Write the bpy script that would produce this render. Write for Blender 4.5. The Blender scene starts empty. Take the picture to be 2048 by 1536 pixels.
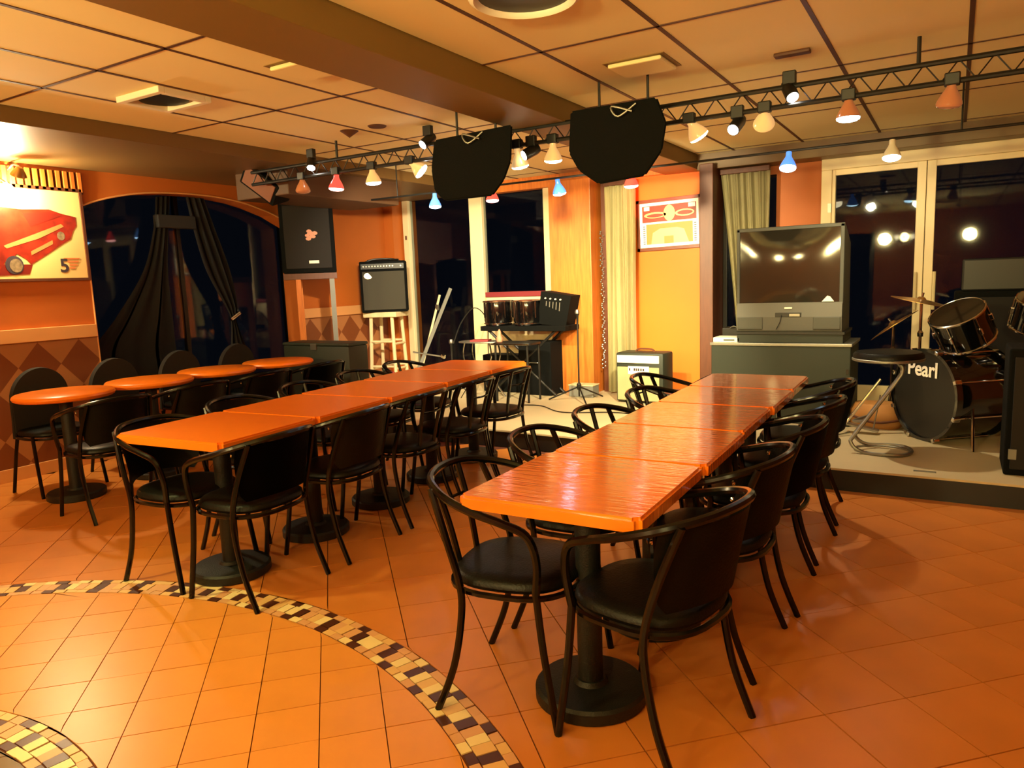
import bpy, bmesh, math, random
from math import sin, cos, pi, radians, sqrt, atan2
from mathutils import Vector, Matrix
random.seed(7)
S = bpy.context.scene
C = S.collection

# ------------------------------------------------------------------ camera
cam = bpy.data.cameras.new('camera'); co = bpy.data.objects.new('camera', cam); C.objects.link(co)
cx_ = Vector((0.85691312, 0.51404805, -0.03813812))     # image right
cy_ = Vector((0.04045383, -0.14082714, -0.98920736))    # image down
cz_ = Vector((-0.513871, 0.84612193, -0.14147184))      # forward
R = Matrix((cx_, -cy_, -cz_)).transposed()
co.matrix_world = Matrix.Translation((0, 0, 1.4)) @ R.to_4x4()
cam.sensor_width = 36; cam.lens = 36 * 1460 / 2048; cam.clip_start = 0.05
S.camera = co
S.view_settings.view_transform = 'Standard'; S.view_settings.look = 'None'
S.view_settings.gamma = 1; S.view_settings.use_curve_mapping = False
S.view_settings.exposure = 0.2
w = bpy.data.worlds.new('night'); S.world = w; w.use_nodes = True
w.node_tree.nodes['Background'].inputs[0].default_value = (0.15, 0.2, 0.35, 1)
w.node_tree.nodes['Background'].inputs[1].default_value = 0.012

def light(name, typ, loc, col, e, size=0.1, aim=None, spot=80, blend=0.6, sy=None):
    l = bpy.data.lights.new(name, typ); l.energy = e; l.color = col
    if typ == 'AREA':
        l.size = size
        if sy: l.shape = 'RECTANGLE'; l.size_y = sy
    else: l.shadow_soft_size = size
    if typ == 'SPOT': l.spot_size = radians(spot); l.spot_blend = blend
    o = bpy.data.objects.new(name, l); C.objects.link(o); o.location = loc
    if aim is not None:
        o.rotation_euler = (Vector(aim) - Vector(loc)).to_track_quat('-Z', 'Y').to_euler()
    return o
WARM = (1.0, 0.80, 0.30); WH = (1.0, 0.86, 0.5); RED = (1, 0.05, 0.03); BLU = (0.25, 0.55, 1)
# globe lamps of the bar behind the photographer, and downlights there
BAR = [(-3.9, -1.6, 1.95), (-2.3, -1.9, 1.95), (-0.9, -2.0, 1.95)]
for p in BAR: light('bar_light', 'POINT', p, WARM, 85, 0.07)
for a_, b_, e_ in (((-4.2, -.9, 1.9), (-4.0, 1.6, 2.53), 300), ((-2.9, -1.4, 1.9), (-3.3, 1.5, 2.53), 120), ((-1.2, -1.2, 1.9), (-1.0, 1.8, 2.53), 380), ((.2, -.9, 1.9), (.1, 1.8, 2.53), 240)):
    light('added_ceiling_fill', 'SPOT', a_, WARM, e_, 0.1, b_, 92, 0.9)  # unseen fill spots, added only to brighten the ceiling
light('downlight', 'SPOT', (-3.4, 1.0, 2.38), (1, .95, .33), 110, 0.06, (-3.0, 1.25, 0), 80, 0.9)
light('downlight', 'SPOT', (-1.5, 0.1, 2.38), WARM, 24, 0.06, (-1.2, 0.9, 0), 100, 0.8)
light('downlight', 'SPOT', (0.4, 0.4, 2.38), WARM, 5, 0.06, (0.0, 1.6, 0), 90, 0.8)
light('picture_light', 'SPOT', (-5.95, 2.86, 2.27), (1, .8, .36), 25, 0.03, (-6.2, 2.75, 1.75), 110, 0.7)
# stage lamps
light('stage_light', 'SPOT', (-2.56, 4.45, 2.14), WH, 460, 0.05, (-2.9, 7.2, 1.1), 60, 0.7)
light('stage_light', 'SPOT', (-2.29, 4.45, 2.14), WH, 620, 0.05, (-2.52, 7.4, 1.6), 56, 0.7)
light('stage_light', 'SPOT', (-1.38, 4.45, 2.14), WH, 620, 0.05, (-2.9, 6.3, 0.1), 70, 0.8)
light('stage_light', 'SPOT', (-0.95, 4.45, 2.14), WH, 70, 0.05, (-1.2, 7.3, 1.4), 70, 0.8)
light('stage_light', 'SPOT', (-3.85, 4.45, 2.14), (1, .85, .6), 330, 0.05, (-5.7, 7.2, 1.2), 70, 0.8)
light('stage_light', 'SPOT', (-3.48, 4.45, 2.16), WH, 420, 0.05, (-4.7, 7.3, 1.2), 70, 0.8)
light('red_light', 'SPOT', (-4.22, 4.42, 2.12), RED, 25, 0.05, (-4.3, 5.6, 0.2), 100, 0.8)
light('red_light', 'SPOT', (-3.53, 5.6, 2.1), RED, 45, 0.05, (-3.6, 6.9, 0.9), 100, 0.8)
light('red_light', 'SPOT', (-2.24, 5.69, 2.09), RED, 160, 0.02, (-2.62, 7.4, 2.28), 26, 0.15)
light('blue_light', 'SPOT', (-4.16, 5.6, 2.1), BLU, 6, 0.05, (-4.4, 7.2, 0.9), 100, 0.8)
light('blue_light', 'SPOT', (-2.88, 5.6, 2.1), BLU, 6, 0.05, (-2.8, 6.4, 0.2), 100, 0.8)
light('stage_light', 'SPOT', (-1.04, 5.6, 2.05), (1, .82, .5), 75, 0.025, (-0.3, 5.5, 0.2), 110, 0.8)
light('stage_light', 'SPOT', (-0.39, 5.6, 2.06), (1, .88, .45), 32, 0.04, (-0.4, 7.3, 1.3), 110, 0.8)

# ------------------------------------------------------------------ materials
def lin(c): c = c / 255; return c / 12.92 if c <= 0.04045 else ((c + 0.055) / 1.055) ** 2.4
def rgb(r, g, b): return (lin(r), lin(g), lin(b), 1)
def mat(name, col, rough=0.5, metal=0.0, noise=0.0, scale=8, bump=0.0, bscale=60, emit=None, es=1.0, coat=0.0, spec=0.5, stretch=None, col2=None):
    m = bpy.data.materials.new(name); m.use_nodes = True; n = m.node_tree; b = n.nodes['Principled BSDF']
    b.inputs['Base Color'].default_value = col; b.inputs['Roughness'].default_value = rough
    b.inputs['Metallic'].default_value = metal; b.inputs['Coat Weight'].default_value = coat
    b.inputs['Specular IOR Level'].default_value = spec; b.inputs['Coat Roughness'].default_value = rough * .4
    tc = n.nodes.new('ShaderNodeTexCoord'); mp = n.nodes.new('ShaderNodeMapping'); n.links.new(tc.outputs['Object'], mp.inputs[0])
    if stretch: mp.inputs['Scale'].default_value = stretch
    if noise > 0:
        t = n.nodes.new('ShaderNodeTexNoise'); t.inputs['Scale'].default_value = scale; t.inputs['Detail'].default_value = 4
        r = n.nodes.new('ShaderNodeMixRGB'); n.links.new(mp.outputs[0], t.inputs[0])
        mr = n.nodes.new('ShaderNodeMapRange'); mr.inputs[1].default_value = 0.3; mr.inputs[2].default_value = 0.7
        n.links.new(t.outputs[0], mr.inputs[0]); n.links.new(mr.outputs[0], r.inputs[0])
        c2 = col2 if col2 else tuple(c * (1 - noise) for c in col[:3]) + (1,)
        r.inputs[1].default_value = col; r.inputs[2].default_value = c2
        n.links.new(r.outputs[0], b.inputs['Base Color'])
    if bump > 0:
        t = n.nodes.new('ShaderNodeTexNoise'); t.inputs['Scale'].default_value = bscale; n.links.new(mp.outputs[0], t.inputs[0])
        u = n.nodes.new('ShaderNodeBump'); u.inputs['Strength'].default_value = bump; u.inputs['Distance'].default_value = 0.01
        n.links.new(t.outputs[0], u.inputs['Height']); n.links.new(u.outputs[0], b.inputs['Normal']); n.links.new(u.outputs[0], b.inputs['Coat Normal'])
    if emit: b.inputs['Emission Color'].default_value = emit; b.inputs['Emission Strength'].default_value = es
    return m
M = {}
M['tile'] = mat('terracotta_tile', rgb(216, 132, 58), 0.33, noise=0.18, scale=2.5, bump=0.05, bscale=5, spec=0.4)
M['tile_b'] = mat('terracotta_tile_light', rgb(228, 150, 70), 0.33, noise=0.15, scale=2.5, bump=0.05, bscale=5, spec=0.4)
M['grout'] = mat('grout', rgb(95, 45, 25), 0.9)
M['tile_c'] = mat('shaded_ochre_tile', rgb(118, 92, 52), 0.3, noise=0.15, scale=2.5)  # ochre tile, darkened to paint in the shadow inside the small ring
M['mos'] = [mat('mosaic_cream', rgb(238, 214, 160), 0.4), mat('mosaic_tan', rgb(225, 180, 120), 0.4), mat('mosaic_pink', rgb(215, 160, 115), 0.4), mat('mosaic_brown', rgb(78, 40, 28), 0.35)]
M['panel'] = mat('ceiling_panel', rgb(238, 222, 168), 0.8, noise=0.06, scale=1.2)
M['grid'] = mat('ceiling_grid', rgb(78, 42, 20), 0.6)
M['beam'] = mat('beam_paint', rgb(128, 98, 44), 0.6, noise=0.1, scale=1)
M['soffit'] = mat('soffit_paint', rgb(112, 84, 44), 0.45, noise=0.12, scale=1)
M['duct'] = mat('duct_paint', rgb(82, 56, 34), 0.6)
M['orange'] = mat('orange_wall', rgb(186, 96, 27), 0.6, noise=0.12, scale=1.5)
M['orange_b'] = mat('bright_orange_wall', rgb(226, 114, 18), 0.6, noise=0.1, scale=1.5)
M['ledge'] = mat('ledge_paint', rgb(215, 150, 90), 0.5)
M['cream'] = mat('cream_frame', rgb(236, 214, 170), 0.4, noise=0.05, scale=3)
M['stage'] = mat('stage_floor', rgb(205, 188, 150), 0.5, noise=0.12, scale=2)
M['black'] = mat('black_paint', rgb(14, 14, 13), 0.45)
M['blackm'] = mat('black_lacquer_tube', rgb(7, 7, 7), 0.2, spec=0.32)
M['vinyl'] = mat('black_vinyl', rgb(10, 11, 9), 0.42, bump=0.15, bscale=120, spec=0.22)
M['fabric'] = mat('dark_fabric', rgb(26, 21, 17), 0.9)
M['iron'] = mat('cast_iron', rgb(20, 22, 20), 0.5, bump=0.2, bscale=200, spec=0.4)
M['top'] = mat('orange_tabletop', rgb(242, 128, 24), 0.16, noise=0.25, scale=5, stretch=(0.8, 7, 1), bump=0.13, bscale=11, spec=0.8, coat=0.9, col2=rgb(228, 108, 18))
M['top_l'] = mat('orange_tabletop_satin', rgb(240, 122, 24), 0.3, noise=0.06, scale=4, spec=0.4)
M['chrome'] = mat('chrome', rgb(215, 215, 210), 0.14, 1.0)
M['steel'] = mat('dull_steel', rgb(150, 148, 140), 0.4, 0.9)
M['tolex'] = mat('black_tolex', rgb(9, 10, 9), 0.9, bump=0.3, bscale=250, spec=0.15)
M['grille'] = mat('speaker_grille', rgb(60, 56, 46), 0.85, bump=0.4, bscale=400)
M['case'] = mat('grey_green_case', rgb(36, 42, 31), 0.6, noise=0.1, scale=3)
M['tvbody'] = mat('tv_body', rgb(66, 66, 58), 0.5, noise=0.05, scale=3)
M['tvbody2'] = mat('tv_body_light', rgb(88, 86, 78), 0.5)
M['screen'] = mat('tv_screen', rgb(40, 37, 30), 0.06, spec=0.5)
M['curtain'] = mat('cream_curtain', rgb(206, 196, 142), 0.85, noise=0.06, scale=6)
M['curtain_g'] = mat('olive_curtain', rgb(176, 165, 120), 0.85, noise=0.1, scale=6)
M['curtain_d'] = mat('charcoal_curtain', rgb(40, 40, 44), 0.8)
M['wood'] = mat('orange_wood', rgb(212, 122, 48), 0.4, noise=0.3, scale=4, stretch=(10, 10, 1), col2=rgb(190, 100, 34))
M['dwood'] = mat('dark_wood', rgb(96, 50, 26), 0.5, noise=0.25, scale=5, stretch=(8, 8, 1))
M['lwood'] = mat('pale_wood', rgb(225, 205, 160), 0.5, noise=0.1, scale=5, stretch=(8, 8, 1))
M['white'] = mat('white_plastic', rgb(235, 228, 210), 0.5)
M['paper'] = mat('white_paper', rgb(245, 240, 225), 0.7)
M['poster'] = mat('poster_paper', rgb(232, 196, 128), 0.35)
M['red'] = mat('car_red', rgb(160, 42, 20), 0.35, noise=0.55, scale=14)
M['redd'] = mat('car_dark_red', rgb(120, 30, 16), 0.4)
M['hub'] = mat('wheel_grey', rgb(150, 125, 95), 0.4, noise=0.6, scale=40)
M['ink'] = mat('ink_dark', rgb(60, 48, 56), 0.5)
M['inko'] = mat('ink_orange', rgb(214, 120, 66), 0.5)
M['frame'] = mat('frame_wood', rgb(110, 52, 28), 0.4)
M['picred'] = mat('print_red', rgb(130, 45, 22), 0.5)
M['picor'] = mat('print_orange', rgb(225, 130, 60), 0.5)
M['cymbal'] = mat('cymbal_brass', rgb(196, 150, 90), 0.3, 0.9)
M['drum'] = mat('black_drum_lacquer', rgb(8, 8, 9), 0.1, spec=0.7, coat=0.5)
M['head'] = mat('black_drumhead', rgb(26, 26, 25), 0.35)
M['tan'] = mat('tan_leather', rgb(180, 125, 66), 0.5)
M['pink'] = mat('pink_paint', rgb(206, 140, 110), 0.5)
M['dusty'] = mat('dusty_pink_cloth', rgb(120, 76, 58), 0.8)
M['grey'] = mat('grey_paint', rgb(120, 120, 112), 0.5)
M['magenta'] = mat('dark_red_cloth', rgb(130, 36, 40), 0.6)
def emis(n, c, s, base=(0.8, 0.8, 0.8, 1)): return mat(n, base, 0.3, emit=c, es=s)
M['e_warm'] = emis('lamp_warm', (1, .82, .5, 1), 22); M['e_white'] = emis('lamp_white', (1, .95, .85, 1), 30)
M['e_hot'] = emis('picture_bulb', (1, .86, .5, 1), 900)
M['e_red'] = emis('lamp_red', (1, .12, .1, 1), 6); M['e_blue'] = emis('lamp_blue', (.35, .75, 1, 1), 6)
M['e_redc'] = emis('lamp_red_core', (1, .4, .35, 1), 14); M['e_bluec'] = emis('lamp_blue_core', (.5, .82, 1, 1), 28)
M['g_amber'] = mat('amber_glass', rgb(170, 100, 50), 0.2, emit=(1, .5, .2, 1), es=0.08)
M['g_red'] = mat('red_glass', rgb(200, 30, 20), 0.15, emit=(1, .08, .05, 1), es=1.3)
M['g_blue'] = mat('blue_glass', rgb(60, 110, 190), 0.15, emit=(.1, .3, 1, 1), es=0.8)
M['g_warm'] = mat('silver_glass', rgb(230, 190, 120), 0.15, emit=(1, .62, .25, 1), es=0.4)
# night glass
g = bpy.data.materials.new('window_glass'); g.use_nodes = True; nt = g.node_tree; nt.nodes.remove(nt.nodes['Principled BSDF'])
tr = nt.nodes.new('ShaderNodeBsdfTransparent'); gl = nt.nodes.new('ShaderNodeBsdfGlossy'); gl.inputs['Roughness'].default_value = 0.03
tr.inputs[0].default_value = (.82, .86, .88, 1)
fr = nt.nodes.new('ShaderNodeFresnel'); fr.inputs[0].default_value = 1.3; mx = nt.nodes.new('ShaderNodeMixShader')
nt.links.new(fr.outputs[0], mx.inputs[0]); nt.links.new(tr.outputs[0], mx.inputs[1]); nt.links.new(gl.outputs[0], mx.inputs[2])
nt.links.new(mx.outputs[0], nt.nodes['Material Output'].inputs[0]); M['glass'] = g
# painted harlequin dado
m = mat('harlequin_dado', rgb(170, 100, 55), 0.55); nt = m.node_tree; b = nt.nodes['Principled BSDF']
tc = nt.nodes.new('ShaderNodeTexCoord'); sp = nt.nodes.new('ShaderNodeSeparateXYZ'); nt.links.new(tc.outputs['Object'], sp.inputs[0])
def mth(op, a, bb):
    k = nt.nodes.new('ShaderNodeMath'); k.operation = op
    for i, v in enumerate((a, bb)):
        if v is None: continue
        if isinstance(v, (int, float)): k.inputs[i].default_value = v
        else: nt.links.new(v, k.inputs[i])
    return k.outputs[0]
yy = mth('DIVIDE', mth('SUBTRACT', sp.outputs[1], 3.0 - 32), 0.32); zz = mth('DIVIDE', mth('SUBTRACT', sp.outputs[2], 1.05), 0.37)
fa = mth('FLOOR', mth('ADD', yy, zz), None); fb = mth('FLOOR', mth('SUBTRACT', yy, zz), None)
pr = mth('MODULO', mth('ADD', mth('ADD', fa, fb), 1000), 2)
mxx = nt.nodes.new('ShaderNodeMixRGB'); nt.links.new(pr, mxx.inputs[0])
mxx.inputs[1].default_value = rgb(168, 108, 62); mxx.inputs[2].default_value = rgb(122, 62, 24)
nt.links.new(mxx.outputs[0], b.inputs['Base Color']); M['dado'] = m

# ------------------------------------------------------------------ mesh helpers
def link(name, bm, m, parent=None, smooth=False, loc=None, rot=None):
    me = bpy.data.meshes.new(name); bmesh.ops.recalc_face_normals(bm, faces=bm.faces); bm.to_mesh(me); bm.free()
    for mm in (m if isinstance(m, list) else [m]): me.materials.append(mm)
    if smooth:
        for p in me.polygons: p.use_smooth = True
        try: me.set_sharp_from_angle(angle=radians(40))
        except Exception: pass
    o = bpy.data.objects.new(name, me); C.objects.link(o)
    if parent: o.parent = parent
    if loc: o.location = loc
    if rot: o.rotation_euler = rot
    return o
def B(): return bmesh.new()
def box(bm, a, b, bev=0.0, mi=0):
    r = bmesh.ops.create_cube(bm, size=1.0); vs = r['verts']
    for v in vs: v.co = Vector([(a[i] + b[i]) / 2 + v.co[i] * (b[i] - a[i]) for i in range(3)])
    fs = {f for v in vs for f in v.link_faces}
    for f in fs: f.material_index = mi
    if bev > 0:
        es = list({e for v in vs for e in v.link_edges})
        bmesh.ops.bevel(bm, geom=es, offset=bev, segments=2, affect='EDGES', profile=0.5)
    return bm
def bx(a, b, bev=0.0): return box(B(), a, b, bev)
def rot_box(c, size, ang=(0, 0, 0), bev=0.0):
    bm = bx([-s / 2 for s in size], [s / 2 for s in size], bev)
    from mathutils import Euler
    bm.transform(Matrix.Translation(c) @ Euler(ang).to_matrix().to_4x4()); return bm
def spline(pts, n=6, closed=False):
    P = [Vector(p) for p in pts]; out = []; N = len(P); segs = N if closed else N - 1
    for i in range(segs):
        if closed: p0, p1, p2, p3 = P[(i - 1) % N], P[i], P[(i + 1) % N], P[(i + 2) % N]
        else: p0, p1, p2, p3 = P[max(i - 1, 0)], P[i], P[i + 1], P[min(i + 2, N - 1)]
        for k in range(n):
            t = k / n
            out.append(0.5 * ((2 * p1) + (-p0 + p2) * t + (2 * p0 - 5 * p1 + 4 * p2 - p3) * t * t + (-p0 + 3 * p1 - 3 * p2 + p3) * t ** 3))
    if not closed: out.append(P[-1])
    return out
def tube(bm, pts, r, n=8, closed=False):
    P = [Vector(p) for p in pts]; N = len(P); rings = []; up = None
    for i, p in enumerate(P):
        if closed: t = P[(i + 1) % N] - P[i - 1]
        else: t = P[min(i + 1, N - 1)] - P[max(i - 1, 0)]
        t.normalize()
        if up is None:
            up = Vector((0, 0, 1)) if abs(t.z) < 0.9 else Vector((1, 0, 0))
        a = (up - t * up.dot(t)); a.normalize(); up = a; bb = t.cross(a)
        rr = r[i] if isinstance(r, (list, tuple)) else r
        rings.append([bm.verts.new(p + rr * (cos(2 * pi * k / n) * a + sin(2 * pi * k / n) * bb)) for k in range(n)])
    for i in range(N if closed else N - 1):
        A, D = rings[i], rings[(i + 1) % N]
        for k in range(n): bm.faces.new((A[k], A[(k + 1) % n], D[(k + 1) % n], D[k]))
    if not closed: bm.faces.new(rings[0][::-1]); bm.faces.new(rings[-1])
    return bm
def rod(a, b, r, n=8): return tube(B(), [a, b], r, n)
def lathe(bm, prof, n=32, c=(0, 0, 0), sx=1, sy=1, cap=True):
    rings = []
    for r, z in prof:
        if r <= 1e-6: rings.append([bm.verts.new((c[0], c[1], c[2] + z))])
        else: rings.append([bm.verts.new((c[0] + r * sx * cos(2 * pi * k / n), c[1] + r * sy * sin(2 * pi * k / n), c[2] + z)) for k in range(n)])
    for A, D in zip(rings, rings[1:]):
        for k in range(n):
            if len(A) == 1 and len(D) == 1: continue
            if len(A) == 1: bm.faces.new((A[0], D[k], D[(k + 1) % n]))
            elif len(D) == 1: bm.faces.new((A[k], A[(k + 1) % n], D[0]))
            else: bm.faces.new((A[k], A[(k + 1) % n], D[(k + 1) % n], D[k]))
    if cap and len(rings[0]) > 1: bm.faces.new(rings[0][::-1])
    if cap and len(rings[-1]) > 1: bm.faces.new(rings[-1])
    return bm
def prism(bm, poly, d0, d1, axis='z', mi=0):
    """poly in the two other axes, extruded along axis"""
    def mk(p, d):
        if axis == 'z': return (p[0], p[1], d)
        if axis == 'y': return (p[0], d, p[1])
        return (d, p[0], p[1])
    A = [bm.verts.new(mk(p, d0)) for p in poly]; D = [bm.verts.new(mk(p, d1)) for p in poly]; n = len(poly)
    fs = [bm.faces.new(A), bm.faces.new(D[::-1])]
    for k in range(n): fs.append(bm.faces.new((A[k], A[(k + 1) % n], D[(k + 1) % n], D[k])))
    for f in fs: f.material_index = mi
    return bm
def sect(prof, hw, hd, p=3.0, n=40):
    """rounded-square cushion: prof list of (scale, z)"""
    bm = B(); rings = []
    for s, z in prof:
        ring = []
        for k in range(n):
            a = 2 * pi * k / n; c_, s_ = cos(a), sin(a)
            ring.append(bm.verts.new((hw * s * math.copysign(abs(c_) ** (2 / p), c_), hd * s * math.copysign(abs(s_) ** (2 / p), s_), z)))
        rings.append(ring)
    for A, D in zip(rings, rings[1:]):
        for k in range(n): bm.faces.new((A[k], A[(k + 1) % n], D[(k + 1) % n], D[k]))
    bm.faces.new(rings[0][::-1]); bm.faces.new(rings[-1]); return bm
def thing(name, label, cat, loc=(0, 0, 0), rz=0, group=None, rot=None):
    o = bpy.data.objects.new(name, None); C.objects.link(o); o.empty_display_size = 0.1
    o.location = loc; o.rotation_euler = rot if rot else (0, 0, rz); o['label'] = label; o['category'] = cat
    if group: o['group'] = group
    return o
def tag(o, label, cat, group=None):
    o['label'] = label; o['category'] = cat
    if group: o['group'] = group
    return o
def struct(name, bm, m, smooth=False):
    o = link(name, bm, m, None, smooth); o['kind'] = 'structure'; return o
def dup(root, loc, rz, label, group=None):
    r = root.copy(); C.objects.link(r); r.location = loc; r.rotation_euler = (0, 0, rz); r['label'] = label
    if group: r['group'] = group
    for ch in list(root.children):
        c = ch.copy(); C.objects.link(c); c.parent = r
        for gch in ch.children:
            d = gch.copy(); C.objects.link(d); d.parent = c
    return r
def text(s, size, m, parent, M4, name='lettering', depth=0.001):
    cu = bpy.data.curves.new('t', 'FONT'); cu.body = s; cu.size = size; cu.extrude = depth; cu.align_x = 'CENTER'; cu.align_y = 'CENTER'; cu.offset = size * .02
    to = bpy.data.objects.new('t', cu); C.objects.link(to); bpy.context.view_layer.update()
    me = bpy.data.meshes.new_from_object(to.evaluated_get(bpy.context.evaluated_depsgraph_get())); me.transform(M4)
    bpy.data.objects.remove(to); me.materials.clear(); me.materials.append(m)
    o = bpy.data.objects.new(name, me); C.objects.link(o); o.parent = parent; return o

# ------------------------------------------------------------------ floor
YB = 7.5; XL = -6.2; XR = 2.8; YF = -3.2; HC = 2.53
RC = (-2.477, -0.235); RO, RI, SO, SI = 2.385, 2.243, 1.325, 1.19
fb = bx((XL - .2, YF - .2, -0.12), (XR + .2, YB + .2, -0.006))
floor = struct('floor', fb, M['grout'])
def inframe(x, y, z=0, mg=40):
    d = Vector((x, y, z - 1.4)); f = d.dot(cz_)
    if f < 0.1: return False
    u = 1024 + 1460 * d.dot(cx_) / f; v = 768 + 1460 * d.dot(cy_) / f
    return -mg < u < 2048 + mg and -mg < v < 1536 + mg
def uv2xy(u, v): return ((u - v) * 0.70711, (u + v) * 0.70711)
def tiles(pitch, u0, v0, keep, rmin, rmax, mats, gap, name_i):
    """diagonal square tiles clipped against the rings; returns list of (dist, polygon)"""
    res = []
    for i in range(-60, 60):
        for j in range(-60, 60):
            ua, ub = u0 + i * pitch + gap, u0 + (i + 1) * pitch - gap; va, vb = v0 + j * pitch + gap, v0 + (j + 1) * pitch - gap
            cxy = uv2xy((ua + ub) / 2, (va + vb) / 2)
            if not keep(*cxy): continue
            K = 5; pl = []
            for (a, b) in (((ua, va), (ub, va)), ((ub, va), (ub, vb)), ((ub, vb), (ua, vb)), ((ua, vb), (ua, va))):
                for k in range(K): pl.append(uv2xy(a[0] + (b[0] - a[0]) * k / K, a[1] + (b[1] - a[1]) * k / K))
            rs = [sqrt((p[0] - RC[0]) ** 2 + (p[1] - RC[1]) ** 2) for p in pl]
            if all(r < rmin for r in rs) or all(r > rmax for r in rs): continue
            if all(rmin <= r <= rmax for r in rs): pl = pl[::K]
            else:
                pl = [(RC[0] + (p[0] - RC[0]) * min(max(r, rmin), rmax) / r, RC[1] + (p[1] - RC[1]) * min(max(r, rmin), rmax) / r) for p, r in zip(pl, rs)]
            A = abs(sum(pl[k][0] * pl[(k + 1) % len(pl)][1] - pl[(k + 1) % len(pl)][0] * pl[k][1] for k in range(len(pl)))) / 2
            if A < 0.0006: continue
            q = [pl[0]]
            for p in pl[1:]:
                if (p[0] - q[-1][0]) ** 2 + (p[1] - q[-1][1]) ** 2 > 1e-6: q.append(p)
            if len(q) > 3 and (q[0][0] - q[-1][0]) ** 2 + (q[0][1] - q[-1][1]) ** 2 < 1e-6: q.pop()
            if len(q) < 3: continue
            res.append((sqrt(cxy[0] ** 2 + cxy[1] ** 2), q, inframe(cxy[0], cxy[1], 0, 120)))
    return res
def room(x, y): return XL + .02 < x < XR and YF < y < 5.1
outer = tiles(0.306, 0.204, 1.848, room, RO + .004, 99, None, 0.0022, '')
inner = tiles(0.2055, -0.127, 2.2, room, SO + .004, RI - .004, None, 0.0018, '')
core = tiles(0.2055, -0.127, 2.2, room, 0, SI - .004, None, 0.0018, '')
allt = sorted([(d, q, k, 0) for d, q, k in outer] + [(d, q, k, 1) for d, q, k in inner] + [(d, q, k, 2) for d, q, k in core], key=lambda t: (not t[2], t[0]))
rest = B(); cnt = 0; TM = [M['tile'], M['tile_b'], M['tile_c']]
for d, q, k, kind in allt:
    h = random.uniform(-0.0006, 0.0006)
    if k and cnt < 300 and kind != 2:
        c0 = (sum(p[0] for p in q) / len(q), sum(p[1] for p in q) / len(q))
        bm = prism(B(), [(p[0] - c0[0], p[1] - c0[1]) for p in q], -0.008, 0.0 + h)
        link('floor_tile', bm, TM[kind], floor, loc=(c0[0], c0[1], 0)); cnt += 1
    else:
        prism(rest, q, -0.008, h, mi=kind)
o = link('floor_tile', rest, TM, floor); o['kind'] = 'stuff'
# mosaic rings
def mosaic(name, r0, r1, rows, step, lim):
    base = B(); n = 96; ro = [(RC[0] + (r1 + .004) * cos(2 * pi * k / n), RC[1] + (r1 + .004) * sin(2 * pi * k / n)) for k in range(n)]
    ri = [(RC[0] + (r0 - .004) * cos(2 * pi * k / n), RC[1] + (r0 - .004) * sin(2 * pi * k / n)) for k in range(n)]
    for k in range(n):
        a = [base.verts.new((*p, -0.003)) for p in (ri[k], ro[k], ro[(k + 1) % n], ri[(k + 1) % n])]; base.faces.new(a)
    t = struct(name, base, M['grout']); num = 0; rst = B()
    edges = [r0]
    for wd in rows: edges.append(edges[-1] + wd)
    for ri_, (a, b) in enumerate(zip(edges, edges[1:])):
        N = int(2 * pi * (a + b) / 2 / (step * (1.0 if ri_ % 2 else 1.15))); ph = random.random()
        for k in range(N):
            th0 = 2 * pi * (k + ph + random.uniform(-.08, .08)) / N; th1 = th0 + 2 * pi / N * 0.93
            mid = ri_ == 1
            if mid: mi = 3 if k % 4 == 0 else (0, 1, 2)[random.randrange(3)]
            else: mi = 3 if k % 4 == 2 else (0, 1, 2)[random.randrange(3)]
            rm = (a + b) / 2; cxx, cyy = RC[0] + rm * cos(th0), RC[1] + rm * sin(th0)
            if not (-6 < cxx < 2 and cyy > -0.6): continue
            vis = inframe(cxx, cyy, 0, 10)
            j = lambda: random.uniform(-.002, .002)
            q = [(RC[0] + (rr + j()) * cos(th), RC[1] + (rr + j()) * sin(th)) for rr, th in ((a + .0015, th0), (b - .0015, th0), (b - .0015, th1), (a + .0015, th1))]
            hh = random.uniform(0, .0015)
            if vis and num < lim:
                prs = prism(B(), [(p[0] - cxx, p[1] - cyy) for p in q], -0.003, hh); link('mosaic_tile', prs, M['mos'][mi], t, loc=(cxx, cyy, 0)); num += 1
            else: prism(rst, q, -0.003, hh, mi=mi)
    if len(rst.verts): o = link('mosaic_tile', rst, M['mos'], t); o['kind'] = 'stuff'
    return t
mosaic('trim_1', RI, RO, (.036, .07, .036), .048, 300)
mosaic('trim_2', SI, SO, (.035, .065, .035), .048, 200)

# ------------------------------------------------------------------ ceiling
ceil = struct('ceiling', bx((XL - .2, YF - .2, HC + .012), (XR + .2, YB + .2, HC + .12)), M['grid'])
ys = [YF, -2.35, -1.2, -.05, 1.1, 2.27, 3.42, 4.7, 5.9, 7.1, YB]
def panels(xs):
    for a, b in zip(xs, xs[1:]):
        for c, d in zip(ys, ys[1:]):
            h = random.uniform(0, .002)
            link('ceiling_panel', bx((a + .009, c + .007, HC - h), (b - .009, d - .007, HC + .014)), M['panel'], ceil)
for a, b, xs in ((-4.83, -2.575, (-4.29, -3.765, -3.2)), (-2.19, XR, (-1.83, -1.22, -.6, .02, .64, 1.26, 1.9))):
    for x in xs: link('grid_bar', bx((x - .011, YF, HC - .004), (x + .011, YB, HC + .013)), M['grid'], ceil)
    for y in ys[1:-1]: link('grid_bar', bx((a, y - .009, HC - .004), (b, y + .009, HC + .013)), M['grid'], ceil)
panels([-4.83, -4.29, -3.765, -3.2, -2.575]); panels([-2.19, -1.83, -1.22, -.6, .02, .64, 1.26, 1.9, XR])
struct('trim_3', bx((-2.575, YF, 2.394), (-2.19, YB, HC + .03), .004), M['beam'])
t = struct('trim_4', bx((XL, YF, 2.43), (-4.83, YB, HC + .03), .004), M['soffit'])
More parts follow.
